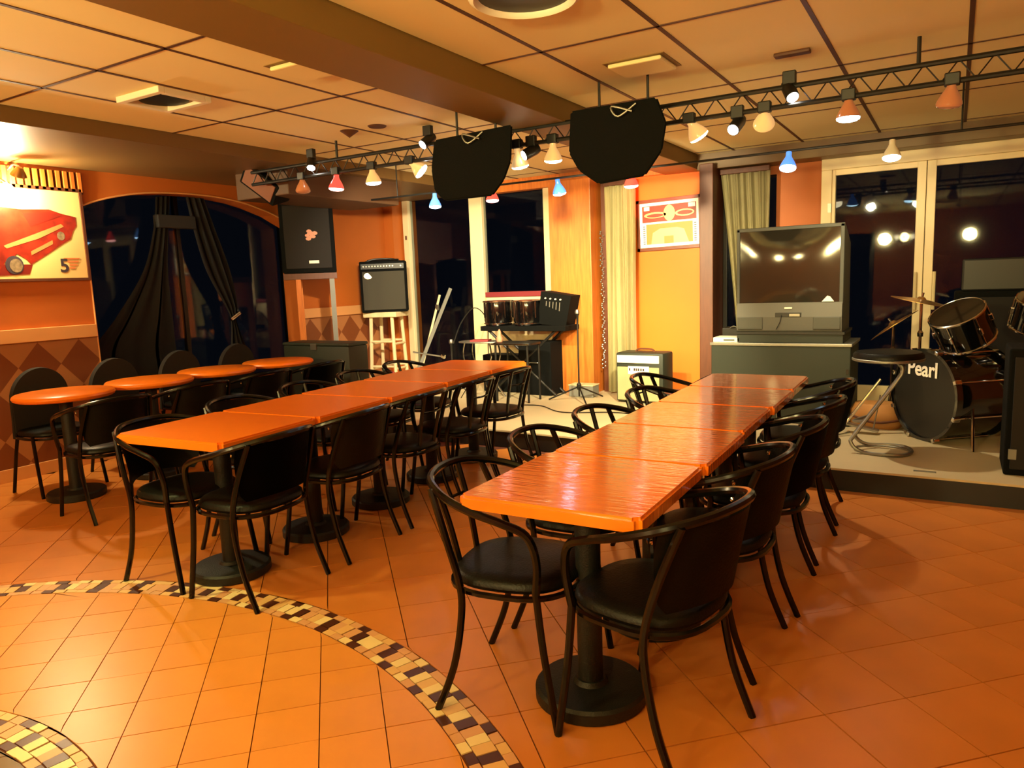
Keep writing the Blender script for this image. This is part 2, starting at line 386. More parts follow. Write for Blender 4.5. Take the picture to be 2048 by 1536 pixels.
link('panel', bx((-5.6, 4.55, 2.2), (-4.93, 6.02, 2.45), .01), M['duct'], t)
struct('trim_5', bx((-2.19, 7.22, 2.38), (XR, YB, HC + .03), .004), M['soffit'])
struct('trim_6', bx((-4.83, 7.36, 2.4), (-2.575, YB, HC + .03), .004), M['wood'])

# ------------------------------------------------------------------ walls
arch = [(3.48, 2.14), (3.6, 2.185), (3.8, 2.24), (4.05, 2.285), (4.3, 2.305), (4.55, 2.312), (4.8, 2.305), (5.05, 2.28), (5.25, 2.24), (5.5, 2.17), (5.75, 2.06)]
wb = B()
box(wb, (XL - .22, YF, 0), (XL, 3.48, HC)); box(wb, (XL - .22, 5.75, 0), (XL, YB, HC)); box(wb, (XL - .22, 3.48, 0), (XL, 5.75, .5))
prism(wb, [(3.48, HC)] + arch + [(5.75, HC)], XL - .22, XL, 'x')
wl = struct('wall_left', wb, M['orange'])
link('dado_panel', bx((XL, YF, .1), (XL + .006, 3.48, 1.06)), M['dado'], wl)
link('dado_panel', bx((XL, 5.77, .14), (XL + .006, 7.2, 1.06)), M['dado'], wl)
link('ledge', bx((XL, YF, 1.06), (XL + .035, 3.47, 1.165), .004), M['ledge'], wl)
link('ledge', bx((XL, 5.77, 1.06), (XL + .035, 7.1, 1.165), .004), M['ledge'], wl)
b_ = B(); tube(b_, spline([(XL + .004, y, z) for y, z in arch], 3), .008, 6); tube(b_, [(XL + .004, 3.48, 2.14), (XL + .004, 3.48, .5)], .007, 6)
link('arch_trim', b_, M['ledge'], wl)
struct('baseboard_left', bx((XL, YF, 0), (XL + .02, 5.05, .1), .003), M['ledge'])
link('louvre_back', bx((XL, 2.0, 2.23), (XL + .01, 3.5, 2.4)), M['dwood'], wl)
for k in range(26):
    y = 2.05 + k * .056; link('slat', bx((XL + .01, y, 2.24), (XL + .035, y + .034, 2.4), .004), M['wood'], wl)
# alcove window behind the arch
wn = struct('window_1', bx((XL - .3, 3.3, .4), (XL - .28, 5.9, .5)), M['black'])
link('pane', bx((XL - .27, 3.4, .45), (XL - .262, 5.85, 2.4)), M['glass'], wn)
for y in (3.42, 4.52, 5.8): link('window_frame', bx((XL - .3, y - .02, .45), (XL - .25, y + .02, 2.4)), M['black'], wn)
# back wall pieces
wb = B()
box(wb, (XL - .2, YB, 0), (-6.04, YB + .2, HC)); box(wb, (-6.04, YB, 2.5), (-3.88, YB + .2, HC)); box(wb, (-3.88, YB, 0), (-2.05, YB + .2, HC))
box(wb, (-2.05, YB, 2.3), (-1.5, YB + .2, HC)); box(wb, (-1.5, YB, 0), (-1.09, YB + .2, HC)); box(wb, (-1.09, YB, 2.37), (.72, YB + .2, HC)); box(wb, (.72, YB, 0), (XR, YB + .2, HC))
wk = struct('wall_back', wb, M['orange'])
link('panel', bx((-2.93, 7.4, .14), (-2.13, YB, 2.4)), M['orange_b'], wk)
link('panel', bx((-6.2, 7.25, .14), (-6.06, YB, HC)), M['orange'], wk)
struct('wall_right', bx((XR, YF, 0), (XR + .2, YB, HC)), M['orange'])
struct('wall_front', bx((XL, YF - .2, 0), (XR, YF, HC)), M['orange'])
struct('trim_7', bx((-3.78, 7.12, .14), (-3.29, YB, 2.42), .006), M['wood'])            # timber pilaster
struct('trim_8', bx((-2.13, 7.1, .14), (-2.0, YB, 2.42), .006), M['dwood'])             # dark post
struct('trim_9', bx((-3.25, 7.3, .14), (-3.18, YB, 2.4), .004), M['dwood'])
# window with cream frame
wd = struct('window_2', bx((-6.04, 7.42, 2.44), (-3.88, 7.52, 2.52), .005), M['cream'])
for a, b in ((-6.04, -5.95), (-5.02, -4.84), (-4.01, -3.86)): link('window_frame', bx((a, 7.42, .14), (b, 7.52, 2.44), .005), M['cream'], wd)
link('window_frame', bx((-5.95, 7.44, .14), (-5.02, 7.5, .3), .005), M['cream'], wd)
link('window_frame', bx((-4.84, 7.43, 1.2), (-4.01, 7.51, 1.26), .004), M['magenta'], wd)
link('lower_panel', bx((-4.84, 7.45, .14), (-4.01, 7.5, 1.2), .003), M['cream'], wd)
link('pane', bx((-5.95, 7.47, .3), (-5.02, 7.478, 2.44)), M['glass'], wd)
link('pane', bx((-4.84, 7.47, 1.26), (-4.01, 7.478, 2.44)), M['glass'], wd)
link('hinge', rod((-5.99, 7.41, 1.95), (-5.99, 7.41, 2.0), .012), M['dwood'], wd)
w3 = struct('window_3', bx((-2.0, 7.46, .14), (-1.96, 7.52, 2.3), .003), M['black'])
link('pane', bx((-1.96, 7.49, .14), (-1.5, 7.498, 2.3)), M['glass'], w3)
# double door
dr = struct('door_1', B() if False else bx((-1.09, 7.42, 2.28), (.72, 7.52, 2.38), .005), M['cream'])
link('door_frame', bx((-1.09, 7.42, .14), (-1.0, 7.52, 2.28), .005), M['cream'], dr)
link('door_frame', bx((.62, 7.42, .14), (.72, 7.52, 2.28), .005), M['cream'], dr)
for a, b, h in ((-1.0, -.245, -.3), (-.24, .62, -.155)):
    l = link('door_leaf', bx((a, 7.44, .15), (b, 7.5, .3), .004), M['cream'], dr)
    link('stile', bx((a, 7.44, .3), (a + (.03 if a < -.5 else .07), 7.5, 2.28), .004), M['cream'], l)
    link('stile', bx((b - (.07 if a < -.5 else .05), 7.44, .3), (b, 7.5, 2.28), .004), M['cream'], l)
    link('rail', bx((a, 7.445, 2.23), (b, 7.495, 2.28), .003), M['cream'], l)
    link('pane', bx((a + .03, 7.47, .3), (b - .05, 7.476, 2.23)), M['glass'], l)
    hb = B(); tube(hb, [(h, 7.40, 1.0), (h, 7.40, 1.33)], .014); tube(hb, [(h, 7.40, 1.04), (h, 7.44, 1.04)], .008); tube(hb, [(h, 7.40, 1.29), (h, 7.44, 1.29)], .008)
    link('door_handle', hb, M['lwood'], l)
link('hinge', bx((-1.03, 7.41, 1.9), (-1.0, 7.44, 1.98)), M['steel'], dr)
# stage
sp_ = [(XL, 5.07), (-4.6, 5.07), (-3.2, 5.13), (-2.2, 5.08), (-1.3, 4.93), (-.7, 4.885), (.5, 4.88), (XR, 4.95), (XR, YB), (XL, YB)]
st = struct('stage_platform', prism(B(), sp_, 0.0, .132), M['black'])
link('stage_deck', prism(B(), [(x, y - (.012 if y < 6 else 0)) for x, y in sp_], .132, .145), M['stage'], st)
link('metal_plate', bx((-.17, 4.97, .145), (-.05, 4.995, .149), .001), M['steel'], st)

# ------------------------------------------------------------------ tables
def ped_table(name, lab, group, loc, rz, wx, wy, topm, round_=False):
    t = thing(name, lab, 'table', loc, rz, group)
    if round_: tb = lathe(B(), [(0, .708), (wx - .02, .708), (wx - .006, .716), (wx, .73), (wx - .004, .742), (wx - .014, .75), (0, .75)], 48); sm = True
    else:
        tb = bx((-wx / 2, -wy / 2, .71), (wx / 2, wy / 2, .75)); es = [e for e in tb.edges if abs(e.verts[0].co.z - e.verts[1].co.z) > .01]
        bmesh.ops.bevel(tb, geom=es, offset=.018, segments=3, affect='EDGES'); es = [e for e in tb.edges if abs(e.verts[0].co.z - .75) < 1e-4 and abs(e.verts[1].co.z - .75) < 1e-4]
        bmesh.ops.bevel(tb, geom=es, offset=.008, segments=2, affect='EDGES'); sm = True
    link('tabletop', tb, topm, t, sm)
    link('column', lathe(B(), [(.042, .03), (.042, .7)], 20), M['iron'], t, True)
    link('base', lathe(B(), [(.18, 0), (.187, .006), (.187, .04), (.178, .05), (.06, .056), (.05, .07)], 40), M['iron'], t, True)
    link('top_plate', rot_box((0, 0, .704), (.3, .06, .012)), M['iron'], t)
    return t
RT = None; ry = [1.77, 2.39, 2.975, 3.56, 4.13, 4.70]
names = ['nearest the camera', 'second from the near end', 'in the middle', 'second from the stage', 'nearest the stage']
for i in range(5):
    y0, y1 = ry[i], ry[i + 1]; yc = (y0 + y1) / 2; xc = -.99 - .012 * (yc - 1.8)
    ped_table('pedestal_table', 'glossy orange square table %s in the right-hand row' % names[i], 'orange tables of the right row', (xc + (.004 if i % 2 else -.004), yc, 0), radians(1.0), .585 + .008 * (i < 2), (y1 - y0) - .004, M['top'])
for i in range(5):
    yc = 2.25 + .615 * i; xc = -3.03 - .077 * (yc - 2.0)
    ped_table('pedestal_table', 'satin orange square table %s in the middle row' % names[i], 'orange tables of the middle row', (xc, yc, 0), radians(4.4), .70, .612, M['top_l'])
rl = ['round orange table nearest the camera beside the left wall', 'second round orange table along the left wall, in front of the arch', 'third round orange table along the left wall, before the dark curtains', 'farthest round orange table, beside the grey equipment case']
for (x, y), l in zip([(-5.26, 2.68), (-5.27, 3.32), (-5.31, 3.955), (-5.28, 4.585)], rl):
    ped_table('round_table', l, 'round tables along the left wall', (x, y, 0), random.random(), .314, 0, M['top_l'], True)

# ------------------------------------------------------------------ chairs
def chair(kind, lab, group, loc, rz):
    t = thing('tube_armchair' if kind < 2 else 'round_back_chair', lab, 'chair', loc, rz, group)
    link('seat', sect([(.86, .418), (.97, .424), (1, .436), (.985, .45), (.93, .461), (.7, .467), (.3, .469)], .212, .212, 2.7), M['vinyl'], t, True)
    fr_ = B(); pts = []
    for k in range(32):
        a = 2 * pi * k / 32; c_, s_ = cos(a), sin(a); pts.append((.216 * math.copysign(abs(c_) ** .74, c_), .216 * math.copysign(abs(s_) ** .74, s_), .412))
    tube(fr_, pts, .011, 6, True); link('seat_frame', fr_, M['blackm'], t, True)
    for s in (-1, 1):
        link('leg', tube(B(), spline([(s * .222, .13, .44), (s * .225, .15, .25), (s * .232, .19, .0)], 5), .0125, 8), M['blackm'], t, True)
        if kind < 2: p = [(s * .2, -.225, .745), (s * .222, -.165, .58), (s * .226, -.125, .44), (s * .228, -.125, .33), (s * .228, -.16, .16), (s * .23, -.225, 0)]
        else: p = [(s * .19, -.12, .44), (s * .21, -.15, .25), (s * .22, -.21, 0)]
        link('leg', tube(B(), spline(p, 5), .0125, 8), M['blackm'], t, True)
    if kind < 2:
        p = [(.222, .13, .44), (.236, .14, .55), (.25, .115, .635), (.262, .04, .672), (.262, -.06, .70), (.235, -.16, .73), (.16, -.245, .755), (.06, -.28, .765)]
        p = p + [(-x, y, z) for x, y, z in p[::-1]]
        link('arm_rail', tube(B(), spline(p, 5), .0135, 8), M['blackm'], t, True)
        if kind == 0:
            for s in (-1, 1): link('slat', tube(B(), spline([(s * .1, -.272, .757), (s * .085, -.225, .6), (s * .07, -.19, .42)], 4), .011, 6), M['blackm'], t, True)
            link('cross_wire', tube(B(), spline([(-.095, -.24, .65), (0, -.262, .65), (.095, -.24, .65)], 4), .006, 6), M['blackm'], t, True)
        else:
            bp = B(); N = 14; rows = []
            for z, sc in ((.50, .8), (.53, .9), (.6, .96), (.68, .99), (.735, .97), (.75, .93)):
                row = []
                for k in range(N + 1):
                    a = radians(-62 + 124 * k / N) * (sc); off = .235 + .02 * (z - .5) / .25
                    row.append(bp.verts.new((sin(a) * off, -cos(a) * off - .01 - .03 * (z - .5) / .25, z - .02 * (abs(k - N / 2) / (N / 2)) ** 2)))
                rows.append(row)
            for A, D in zip(rows, rows[1:]):
                for k in range(N): bp.faces.new((A[k], A[k + 1], D[k + 1], D[k]))
            bmesh.ops.solidify(bp, geom=bp.faces[:], thickness=.022)
            link('backrest', bp, M['vinyl'], t, True)
            for s in (-1, 1): link('bolt', lathe(B(), [(0, 0), (.008, .002), (.008, .006), (0, .009)], 10), M['chrome'], t, loc=(s * .235, -.15, .70), rot=(pi / 2, 0, -s * .9))
    else:
        bp = B(); N = 20; pf = [(-.2, .40)] + [(.2 * -cos(pi * k / N), .68 + .22 * sin(pi * k / N)) for k in range(N + 1)] + [(.2, .40)]
        prism(bp, pf, -.025, .02, 'y'); bmesh.ops.bevel(bp, geom=[e for e in bp.edges if abs(e.verts[0].co.y - e.verts[1].co.y) < .001], offset=.012, segments=2, affect='EDGES')
        bp.transform(Matrix.Translation((0, -.2, 0)) @ Matrix.Rotation(radians(-6), 4, 'X')); link('backrest', bp, M['fabric'], t, True)
    return t
# heading: local +y is the way a sitter faces
def rzh(deg): return radians(deg - 90)
seatn = ['at the near corner', 'second from the near end', 'third from the near end', 'fourth from the near end', 'at the end by the stage']
protos = {}
def put(kind, lab, group, x, y, head):
    if kind not in protos: protos[kind] = chair(kind, lab, group, (x, y, 0), rzh(head)); return
    dup(protos[kind], (x, y, 0), rzh(head), lab, group)
for i, (x, y, h) in enumerate([(-1.23, 2.04, 10), (-1.27, 2.62, 4), (-1.25, 3.17, 2), (-1.23, 3.78, -4), (-1.44, 4.36, 6)]):
    put(0, 'slat-backed tube armchair left of the right-hand tables, ' + seatn[i], 'armchairs left of the right table row', x, y, h)
for i, (x, y, h) in enumerate([(-.76, 2.02, 168), (-.75, 2.63, 178), (-.72, 3.2, 181), (-.72, 3.8, 177), (-.74, 4.4, 184)]):
    put(1, 'pad-backed tube armchair right of the right-hand tables, ' + seatn[i], 'armchairs right of the right table row', x, y, h)
for i, (x, y, h) in enumerate([(-2.79, 2.2, 184), (-2.82, 2.79, 186), (-2.86, 3.37, 183), (-2.88, 3.93, 181), (-2.92, 4.5, 176)]):
    put(1 if i < 2 else 0, 'black tube armchair right of the middle table row, ' + seatn[i], 'armchairs right of the middle table row', x, y, h)
for i, (x, y, h) in enumerate([(-3.24, 2.18, 4), (-3.42, 2.82, 8), (-3.5, 3.42, 6), (-3.58, 4.02, 4), (-3.66, 4.62, 8)]):
    put(1 if i < 2 else 0, 'black tube armchair left of the middle table row, ' + seatn[i], 'armchairs left of the middle table row', x, y, h)
for i, (x, y) in enumerate([(-5.62, 2.76), (-5.68, 3.36), (-5.72, 3.98), (-5.74, 4.6)]):
    put(2, 'dark round-backed chair between wall and round tables, ' + ['nearest the camera', 'second from the camera', 'third from the camera', 'farthest from the camera'][i], 'round-backed chairs at the left wall', x, y, 2)
for i, (x, y) in enumerate([(-4.68, 2.6), (-4.72, 3.24), (-4.76, 3.86), (-4.78, 4.48)]):
    put(1, 'black armchair on the room side of the round tables, ' + ['nearest the camera', 'second from the camera', 'third from the camera', 'farthest from the camera'][i], 'armchairs at the round tables', x, y, 178 + i)

# ------------------------------------------------------------------ truss and lamps
TY = 4.4
tr_ = thing('lighting_truss', 'long black lattice lighting truss under the ceiling', 'truss', (-5.2, TY, 2.29))
def chord(z): return rod((0, 0, z), (6.9, 0, z), .014)
link('chord', chord(0), M['black'], tr_, True); link('chord', chord(.1), M['black'], tr_, True)
link('lattice', tube(B(), [(.075 * k, 0, .1 if k % 2 else 0) for k in range(93)], .006, 5), M['black'], tr_)
for x in (1.0, 3.0, 5.0, 6.6): link('hanger', rod((x, 0, .1), (x, 0, .24), .01), M['black'], tr_)
pp = thing('lamp_pipe', 'thin black pipe carrying coloured bulbs above the stage', 'pipe', (-5.0, 5.6, 2.225))
link('pipe', rod((0, 0, 0), (6.6, 0, 0), .009), M['black'], pp, True)
for x in (.4, 2.7, 5.0): link('hanger', rod((x, 0, 0), (x, 0, .305), .006), M['black'], pp)
def bulb(lab, grp, x, y, z, ztop, em, glass, tilt=(0, 0), s=1.0, clamp=True):
    t = thing('reflector_lamp', lab, 'lamp', (x, y, ztop), 0, grp)
    L = ztop - z
    if clamp: link('clamp', rot_box((0, 0, -.0), (.07, .05, .06), (0, 0, 0), .006), M['black'], t)
    hp = Vector((0, 0, -max(L - .125 * s, .01)))
    link('neck', tube(B(), [(0, 0, -.01), hp * .6, hp], .016 if clamp else .006, 8), M['grid'] if clamp else M['black'], t, True)
    Rm = Matrix.Translation(hp) @ Matrix.Rotation(tilt[0], 4, 'X') @ Matrix.Rotation(tilt[1], 4, 'Y')
    bb = lathe(B(), [(0, .01), (.02 * s, .008), (.021 * s, -.022), (.026 * s, -.035), (.044 * s, -.065), (.058 * s, -.095), (.06 * s, -.108)], 24); bb.transform(Rm)
    bo = link('bulb', bb, glass, t, True)
    ll = lathe(B(), [(.059 * s, -.106), (.057 * s, -.116), (.045 * s, -.124), (.02 * s, -.129), (0, -.13)], 24); ll.transform(Rm)
    link('lens', ll, em, bo, True)
    return t
TG = 'lamps on the truss'; PG = 'bulbs on the stage pipe'
G = M
F = [(-4.60, 2.25, 'g_amber', 'g_amber', 'unlit amber reflector lamp at the left end of the truss', (0, 0)),
     (-4.22, 2.15, 'e_redc', 'g_red', 'glowing red reflector lamp near the left end of the truss', (0, .1)),
     (-3.85, 2.16, 'e_bluec', 'g_warm', 'reflector lamp with pale blue lens left of the hanging speakers', (.1, 0)),
     (-3.48, 2.2, 'e_white', 'g_warm', 'tilted white-lit reflector lamp just left of the left hanging speaker', (.5, -.7)),
     (-2.56, 2.14, 'e_warm', 'g_warm', 'warm lit reflector lamp beside the right edge of the left hanging speaker', (.3, 0)),
     (-2.29, 2.15, 'e_warm', 'g_warm', 'warm lit reflector lamp hanging between the two big speakers', (.2, .1)),
     (-1.38, 2.17, 'e_warm', 'g_warm', 'warm reflector lamp just right of the right hanging speaker', (.5, -.4)),
     (-.95, 2.18, 'g_warm', 'g_warm', 'dim silvery reflector lamp tilted away, above the television', (.9, .2)),
     (-.52, 2.2, 'e_bluec', 'g_amber', 'amber-bodied lamp with bluish lens above the door frame', (0, 0)),
     (-.05, 2.17, 'g_amber', 'g_amber', 'unlit amber reflector lamp at the right part of the truss', (.2, .1))]
for x, z, e, gm, lab, tl in F: bulb(lab, TG, x, TY, z, 2.30, G[e], G[gm], tl, 1.0)
Pl = [(-4.16, 'e_bluec', 'g_blue', 'blue bulb below the left hanging speaker', (0, 0)), (-3.53, 'e_redc', 'g_red', 'red bulb before the cream-framed window', (0, 0)),
      (-2.88, 'e_bluec', 'g_blue', 'blue bulb in front of the timber pilaster', (.3, 0)), (-2.23, 'e_redc', 'g_red', 'red bulb in front of the framed picture', (.1, 0)),
      (-1.04, 'e_bluec', 'g_blue', 'blue-rimmed bulb in front of the olive curtain', (-.3, 0)), (-.39, 'e_warm', 'white', 'white bulb on a white stem before the glass door', (-.2, 0))]
for x, e, gm, lab, tl in Pl: bulb(lab, PG, x, 5.6, 2.09, 2.225, G[e], G[gm], tl, .95, False)
def spot_can(lab, x, z, aim):
    t = thing('mini_spotlight', lab, 'spotlight', (x, TY, z), 0, 'small spotlights on the truss')
    link('yoke', bx((-.035, -.02, .03), (.035, .02, .1), .005), M['black'], t)
    c = lathe(B(), [(0, .06), (.03, .055), (.036, .03), (.036, -.06), (.034, -.062)], 20); Rm = Matrix.Rotation(aim[0], 4, 'X') @ Matrix.Rotation(aim[1], 4, 'Y'); c.transform(Rm)
    cc = link('can', c, M['black'], t, True)
    l = lathe(B(), [(.032, -.058), (.03, -.066), (0, -.07)], 20); l.transform(Rm); link('lens', l, M['e_white'], cc, True)
for x, z, a, lab in [(-4.48, 2.4, (-.5, -.3), 'small black spotlight over the left end of the truss'), (-3.3, 2.42, (-.9, .3), 'small black spotlight above the left hanging speaker'),
                     (-2.45, 2.24, (-1.0, .6), 'small black spotlight between the two hanging speakers'), (-1.1, 2.23, (-.9, .2), 'small black spotlight pointing at the room, right of the right hanging speaker'),
                     (-.82, 2.37, (-.6, -.4), 'small black spotlight on top of the truss above the television')]:
    spot_can(lab, x, z, a)
# hanging speakers
def hang(lab, poly, y0, y1):
    poly = [(p[0] * .914, 1.4 + (p[1] - 1.4) * .914) for p in poly]; y0, y1 = 4.04, 4.36
    cxx = sum(p[0] for p in poly) / len(poly); cz = max(p[1] for p in poly)
    t = thing('hanging_speaker', lab, 'loudspeaker', (cxx, y0, cz), 0, 'black speakers hung from the truss')
    pb = prism(B(), [(p[0] - cxx, p[1] - cz) for p in poly], 0, y1 - y0, 'y')
    for v in pb.verts:
        if v.co.y > .1: v.co.x = v.co.x * .62 - .12; v.co.z *= .8
    bmesh.ops.bevel(pb, geom=pb.edges[:], offset=.012, segments=2, affect='EDGES')
    link('cabinet', pb, M['tolex'], t, True)
    link('grille', prism(B(), [((p[0] - cxx) * .5 - .12, (p[1] - cz) * .62 - .035) for p in poly], y1 - y0 - .002, y1 - y0 + .012, 'y'), M['grille'], t)
    link('bracket', tube(B(), spline([(.12, -.01, -.02), (.02, -.03, -.08), (-.02, -.03, -.02), (.1, -.02, -.06)], 5), .006, 6), M['steel'], t, True)
    for s in (-.15, .15): link('hanger', rod((s, .1, -.01), (s, .1, HC - cz), .008), M['black'], t)
hang('big black speaker hung from the truss in front of the cream-framed window', [(-3.27, 2.42), (-2.6, 2.44), (-2.62, 2.2), (-2.68, 2.08), (-2.78, 1.98), (-3.2, 1.98), (-3.29, 2.06), (-3.31, 2.22)], 4.43, 4.78)
hang('big black speaker hung from the truss above the cream curtain', [(-2.17, 2.46), (-1.58, 2.46), (-1.52, 2.3), (-1.55, 2.14), (-1.66, 2.0), (-1.98, 1.98), (-2.12, 2.08), (-2.19, 2.2)], 4.43, 4.78)
t = thing('corner_speaker', 'small tilted dark speaker with pale front under the left ceiling soffit', 'loudspeaker', (-5.25, 4.62, 2.33), 0, rot=(radians(20), radians(38), radians(20)))
link('cabinet', bx((-.2, -.12, -.1), (.18, .12, .1), .015), M['tolex'], t, True); link('grille', bx((-.17, -.13, -.075), (.15, -.118, .085), .004), M['dusty'], t)
link('bracket', rod((0, .05, .05), (-.1, .05, .25), .01), M['black'], t)
# ceiling speakers, hatches, detectors
t = thing('ceiling_cassette', 'square white framed ceiling speaker over the left tables', 'ceiling speaker', (-3.99, 2.79, 2.53))
b_ = B()
for a, b in (((-.2, -.17, -.035), (.2, -.13, 0)), ((-.2, .13, -.035), (.2, .17, 0)), ((-.2, -.13, -.035), (-.16, .13, 0)), ((.16, -.13, -.035), (.2, .13, 0))): box(b_, a, b, .004)
link('frame', b_, M['white'], t); link('cone', lathe(B(), [(.15, -.02), (.12, -.008), (.03, -.004), (0, -.004)], 28, sy=.85), M['black'], t, True)
t = thing('round_ceiling_speaker', 'round dark ceiling speaker in a cream ring at the top of the view', 'ceiling speaker', (-1.5, 2.68, 2.53))
link('plate', bx((-.22, -.28, -.014), (.22, .0, 0), .003), M['white'], t)
link('ring', lathe(B(), [(.215, 0), (.225, -.03), (.205, -.042), (.19, -.03), (.185, -.015)], 36), M['white'], t, True)
link('cone', lathe(B(), [(.19, -.022), (.12, -.006), (.05, -.016), (0, -.03)], 36), M['black'], t, True)
for (x, y, z, lab) in ((-2.9, 2.88, 2.53, 'raised square hatch in the ceiling left of the beam'), (-1.5, 3.96, 2.53, 'raised square hatch in the ceiling right of the beam')):
    t = thing('ceiling_hatch', lab, 'hatch', (x, y, z), 0, 'ceiling hatches'); link('hatch_plate', rot_box((0, 0, -.016), (.3, .26, .022), (0, 0, 0), .009), M['panel'], t); link('hatch_rim', rot_box((0, 0, -.002), (.34, .3, .006)), M['beam'], t)
t = tag(link('ceiling_fitting', lathe(B(), [(0, -.05), (.02, -.035), (.07, 0), (0, 0)], 20, c=(0, 0, 0)), M['grid'], None, True, loc=(-3.87, 4.2, HC)), 'small dark cone-shaped ceiling fitting left of the beam', 'fitting')
t = tag(link('ceiling_fitting', lathe(B(), [(0, -.012), (.06, -.01), (.07, 0), (0, 0)], 20), M['grid'], None, True, loc=(-3.6, 4.2, HC)), 'flat oval ceiling fitting beside the cone-shaped one', 'fitting')
t = tag(link('ceiling_fitting', bx((-.09, -.03, -.02), (.09, .03, 0), .006), M['grid'], None, True, loc=(-.78, 4.25, HC)), 'flat dark ceiling fitting above the truss on the right', 'fitting')

# ------------------------------------------------------------------ left wall poster
px = XL + .01
t = thing('car_poster', 'large framed poster of a red car on the left wall, lit by a lamp', 'poster', (px, 2.5, 1.55))
link('backing', bx((0, -.75, 0), (.015, .95, .69), .002), M['poster'], t)
b_ = B(); box(b_, (0, -.75, -.02), (.025, .97, 0)); box(b_, (0, -.75, .69), (.025, .97, .715)); box(b_, (0, .95, 0), (.025, .97, .69)); link('frame', b_, M['dwood'], t)
def flat(poly, m, name, d=.0165, th=.0015):  # poly (y from right edge of poster at world 3.45, z world)
    return link(name, prism(B(), [(y - 2.5, z - 1.55) for y, z in poly], d, d + th, 'x'), m, t)
flat([(2.2, 1.66), (2.6, 1.62), (2.78, 1.60), (2.84, 1.68), (2.93, 1.74), (2.99, 1.7), (3.02, 1.66), (3.15, 1.74), (3.27, 1.82), (3.34, 1.86), (3.37, 1.93), (3.4, 1.97), (3.4, 2.04), (3.3, 2.06), (3.2, 2.09), (3.0, 2.08), (2.7, 2.1), (2.2, 2.1)], M['red'], 'car_body')
flat([(2.2, 1.6), (2.78, 1.575), (3.0, 1.585), (3.03, 1.66), (2.2, 1.66)], M['redd'], 'ground_shadow', .0158)
flat([(2.86, 1.78), (3.1, 1.86), (3.3, 1.96), (3.28, 1.98), (3.05, 1.885), (2.84, 1.80)], M['inko'], 'body_line', .018)
flat([(3.05, 1.95), (3.28, 2.04), (3.2, 2.07), (3.0, 2.05)], M['redd'], 'windscreen', .018)
flat([(3.03, 1.73), (3.2, 1.82), (3.2, 1.85), (3.03, 1.76)], M['inko'], 'grille_bar', .018)
flat([(3.27 + .03 * cos(a * pi / 6), 1.885 + .035 * sin(a * pi / 6)) for a in range(12)], M['hub'], 'headlamp', .018)
flat([(2.90 + .065 * cos(a * pi / 10), 1.655 + .07 * sin(a * pi / 10)) for a in range(20)], M['ink'], 'tyre', .018)
flat([(2.91 + .045 * cos(a * pi / 10), 1.65 + .052 * sin(a * pi / 10)) for a in range(20)], M['hub'], 'wheel', .0195)
for i, (y0, y1, z) in enumerate(((3.27, 3.4, 1.70), (3.3, 3.39, 1.675), (3.31, 3.375, 1.65), (3.31, 3.36, 1.625))): flat([(y0, z), (y1 - .01, z), (y1, z + .012), (y0, z + .012)], M['inko'], 'emblem_bar')
text('5', .15, M['ink'], t, Matrix.Translation((.017, 3.27 - 2.5, 1.645 - 1.55)) @ Matrix(((0, 0, 1, 0), (1, 0, 0, 0), (0, 1, 0, 0), (0, 0, 0, 1))), 'emblem_numeral')
t = thing('picture_lamp', 'brass picture lamp on an arm above the red car poster', 'lamp', (XL + .01, 2.95, 2.37))
link('arm', tube(B(), spline([(0, 0, 0), (.08, 0, .03), (.2, -.02, 0), (.24, -.03, -.03)], 4), .008, 6), M['steel'], t, True)
sh = lathe(B(), [(.02, .03), (.045, -.01), (.055, -.035), (.05, -.035)], 20); sh.transform(Matrix.Translation((.24, -.04, -.04)) @ Matrix.Rotation(.5, 4, 'Y')); link('shade', sh, M['cymbal'], t, True)
t2 = thing('picture_lamp', 'bright lamp shining on the red car poster at the left edge', 'lamp', (XL + .15, 2.86, 2.2))
link('bulb', lathe(B(), [(0, .05), (.03, .04), (.05, 0), (.03, -.04), (0, -.05)], 16), M['e_hot'], t2, True); link('arm', rod((0, 0, .05), (-.1, 0, .1), .008), M['steel'], t2)
# drapes in the arch window
def drape(pts_l, pts_r, x, n=26, amp=.012, waves=3, m=None):
    """surface between two edge polylines (y,z)"""
    bm = B(); rows = []; Lp = spline([(0, *p) for p in pts_l], 6); Rp = spline([(0, *p) for p in pts_r], 6)
    for a, b in zip(Lp, Rp):
        row = []
        for k in range(n + 1):
            t_ = k / n; y = a.y + (b.y - a.y) * t_; z = a.z + (b.z - a.z) * t_
            row.append(bm.verts.new((x + amp * sin(t_ * 2 * pi * waves), y, z)))
        rows.append(row)
    for A, D in zip(rows, rows[1:]):
        for k in range(n): bm.faces.new((A[k], A[k + 1], D[k + 1], D[k]))
    bmesh.ops.solidify(bm, geom=bm.faces[:], thickness=.006); return bm
t = thing('tied_curtain', 'charcoal curtain spreading wide towards the left of the arch window', 'curtain', (XL - .15, 0, 0))
link('cloth', drape([(4.25, 2.28), (4.2, 2.0), (4.05, 1.6), (3.75, 1.2), (3.5, .9), (3.5, .55)], [(4.4, 2.3), (4.35, 2.0), (4.3, 1.6), (4.3, 1.2), (4.3, .9), (4.32, .55)], 0), M['curtain_d'], t, True)
link('pelmet', bx((-.03, 4.22, 2.0), (.05, 4.62, 2.12), .01), M['curtain_d'], t)
t = thing('tied_curtain', 'charcoal curtain gathered by a shiny tie at the right of the arch window', 'curtain', (XL - .13, 0, 0))
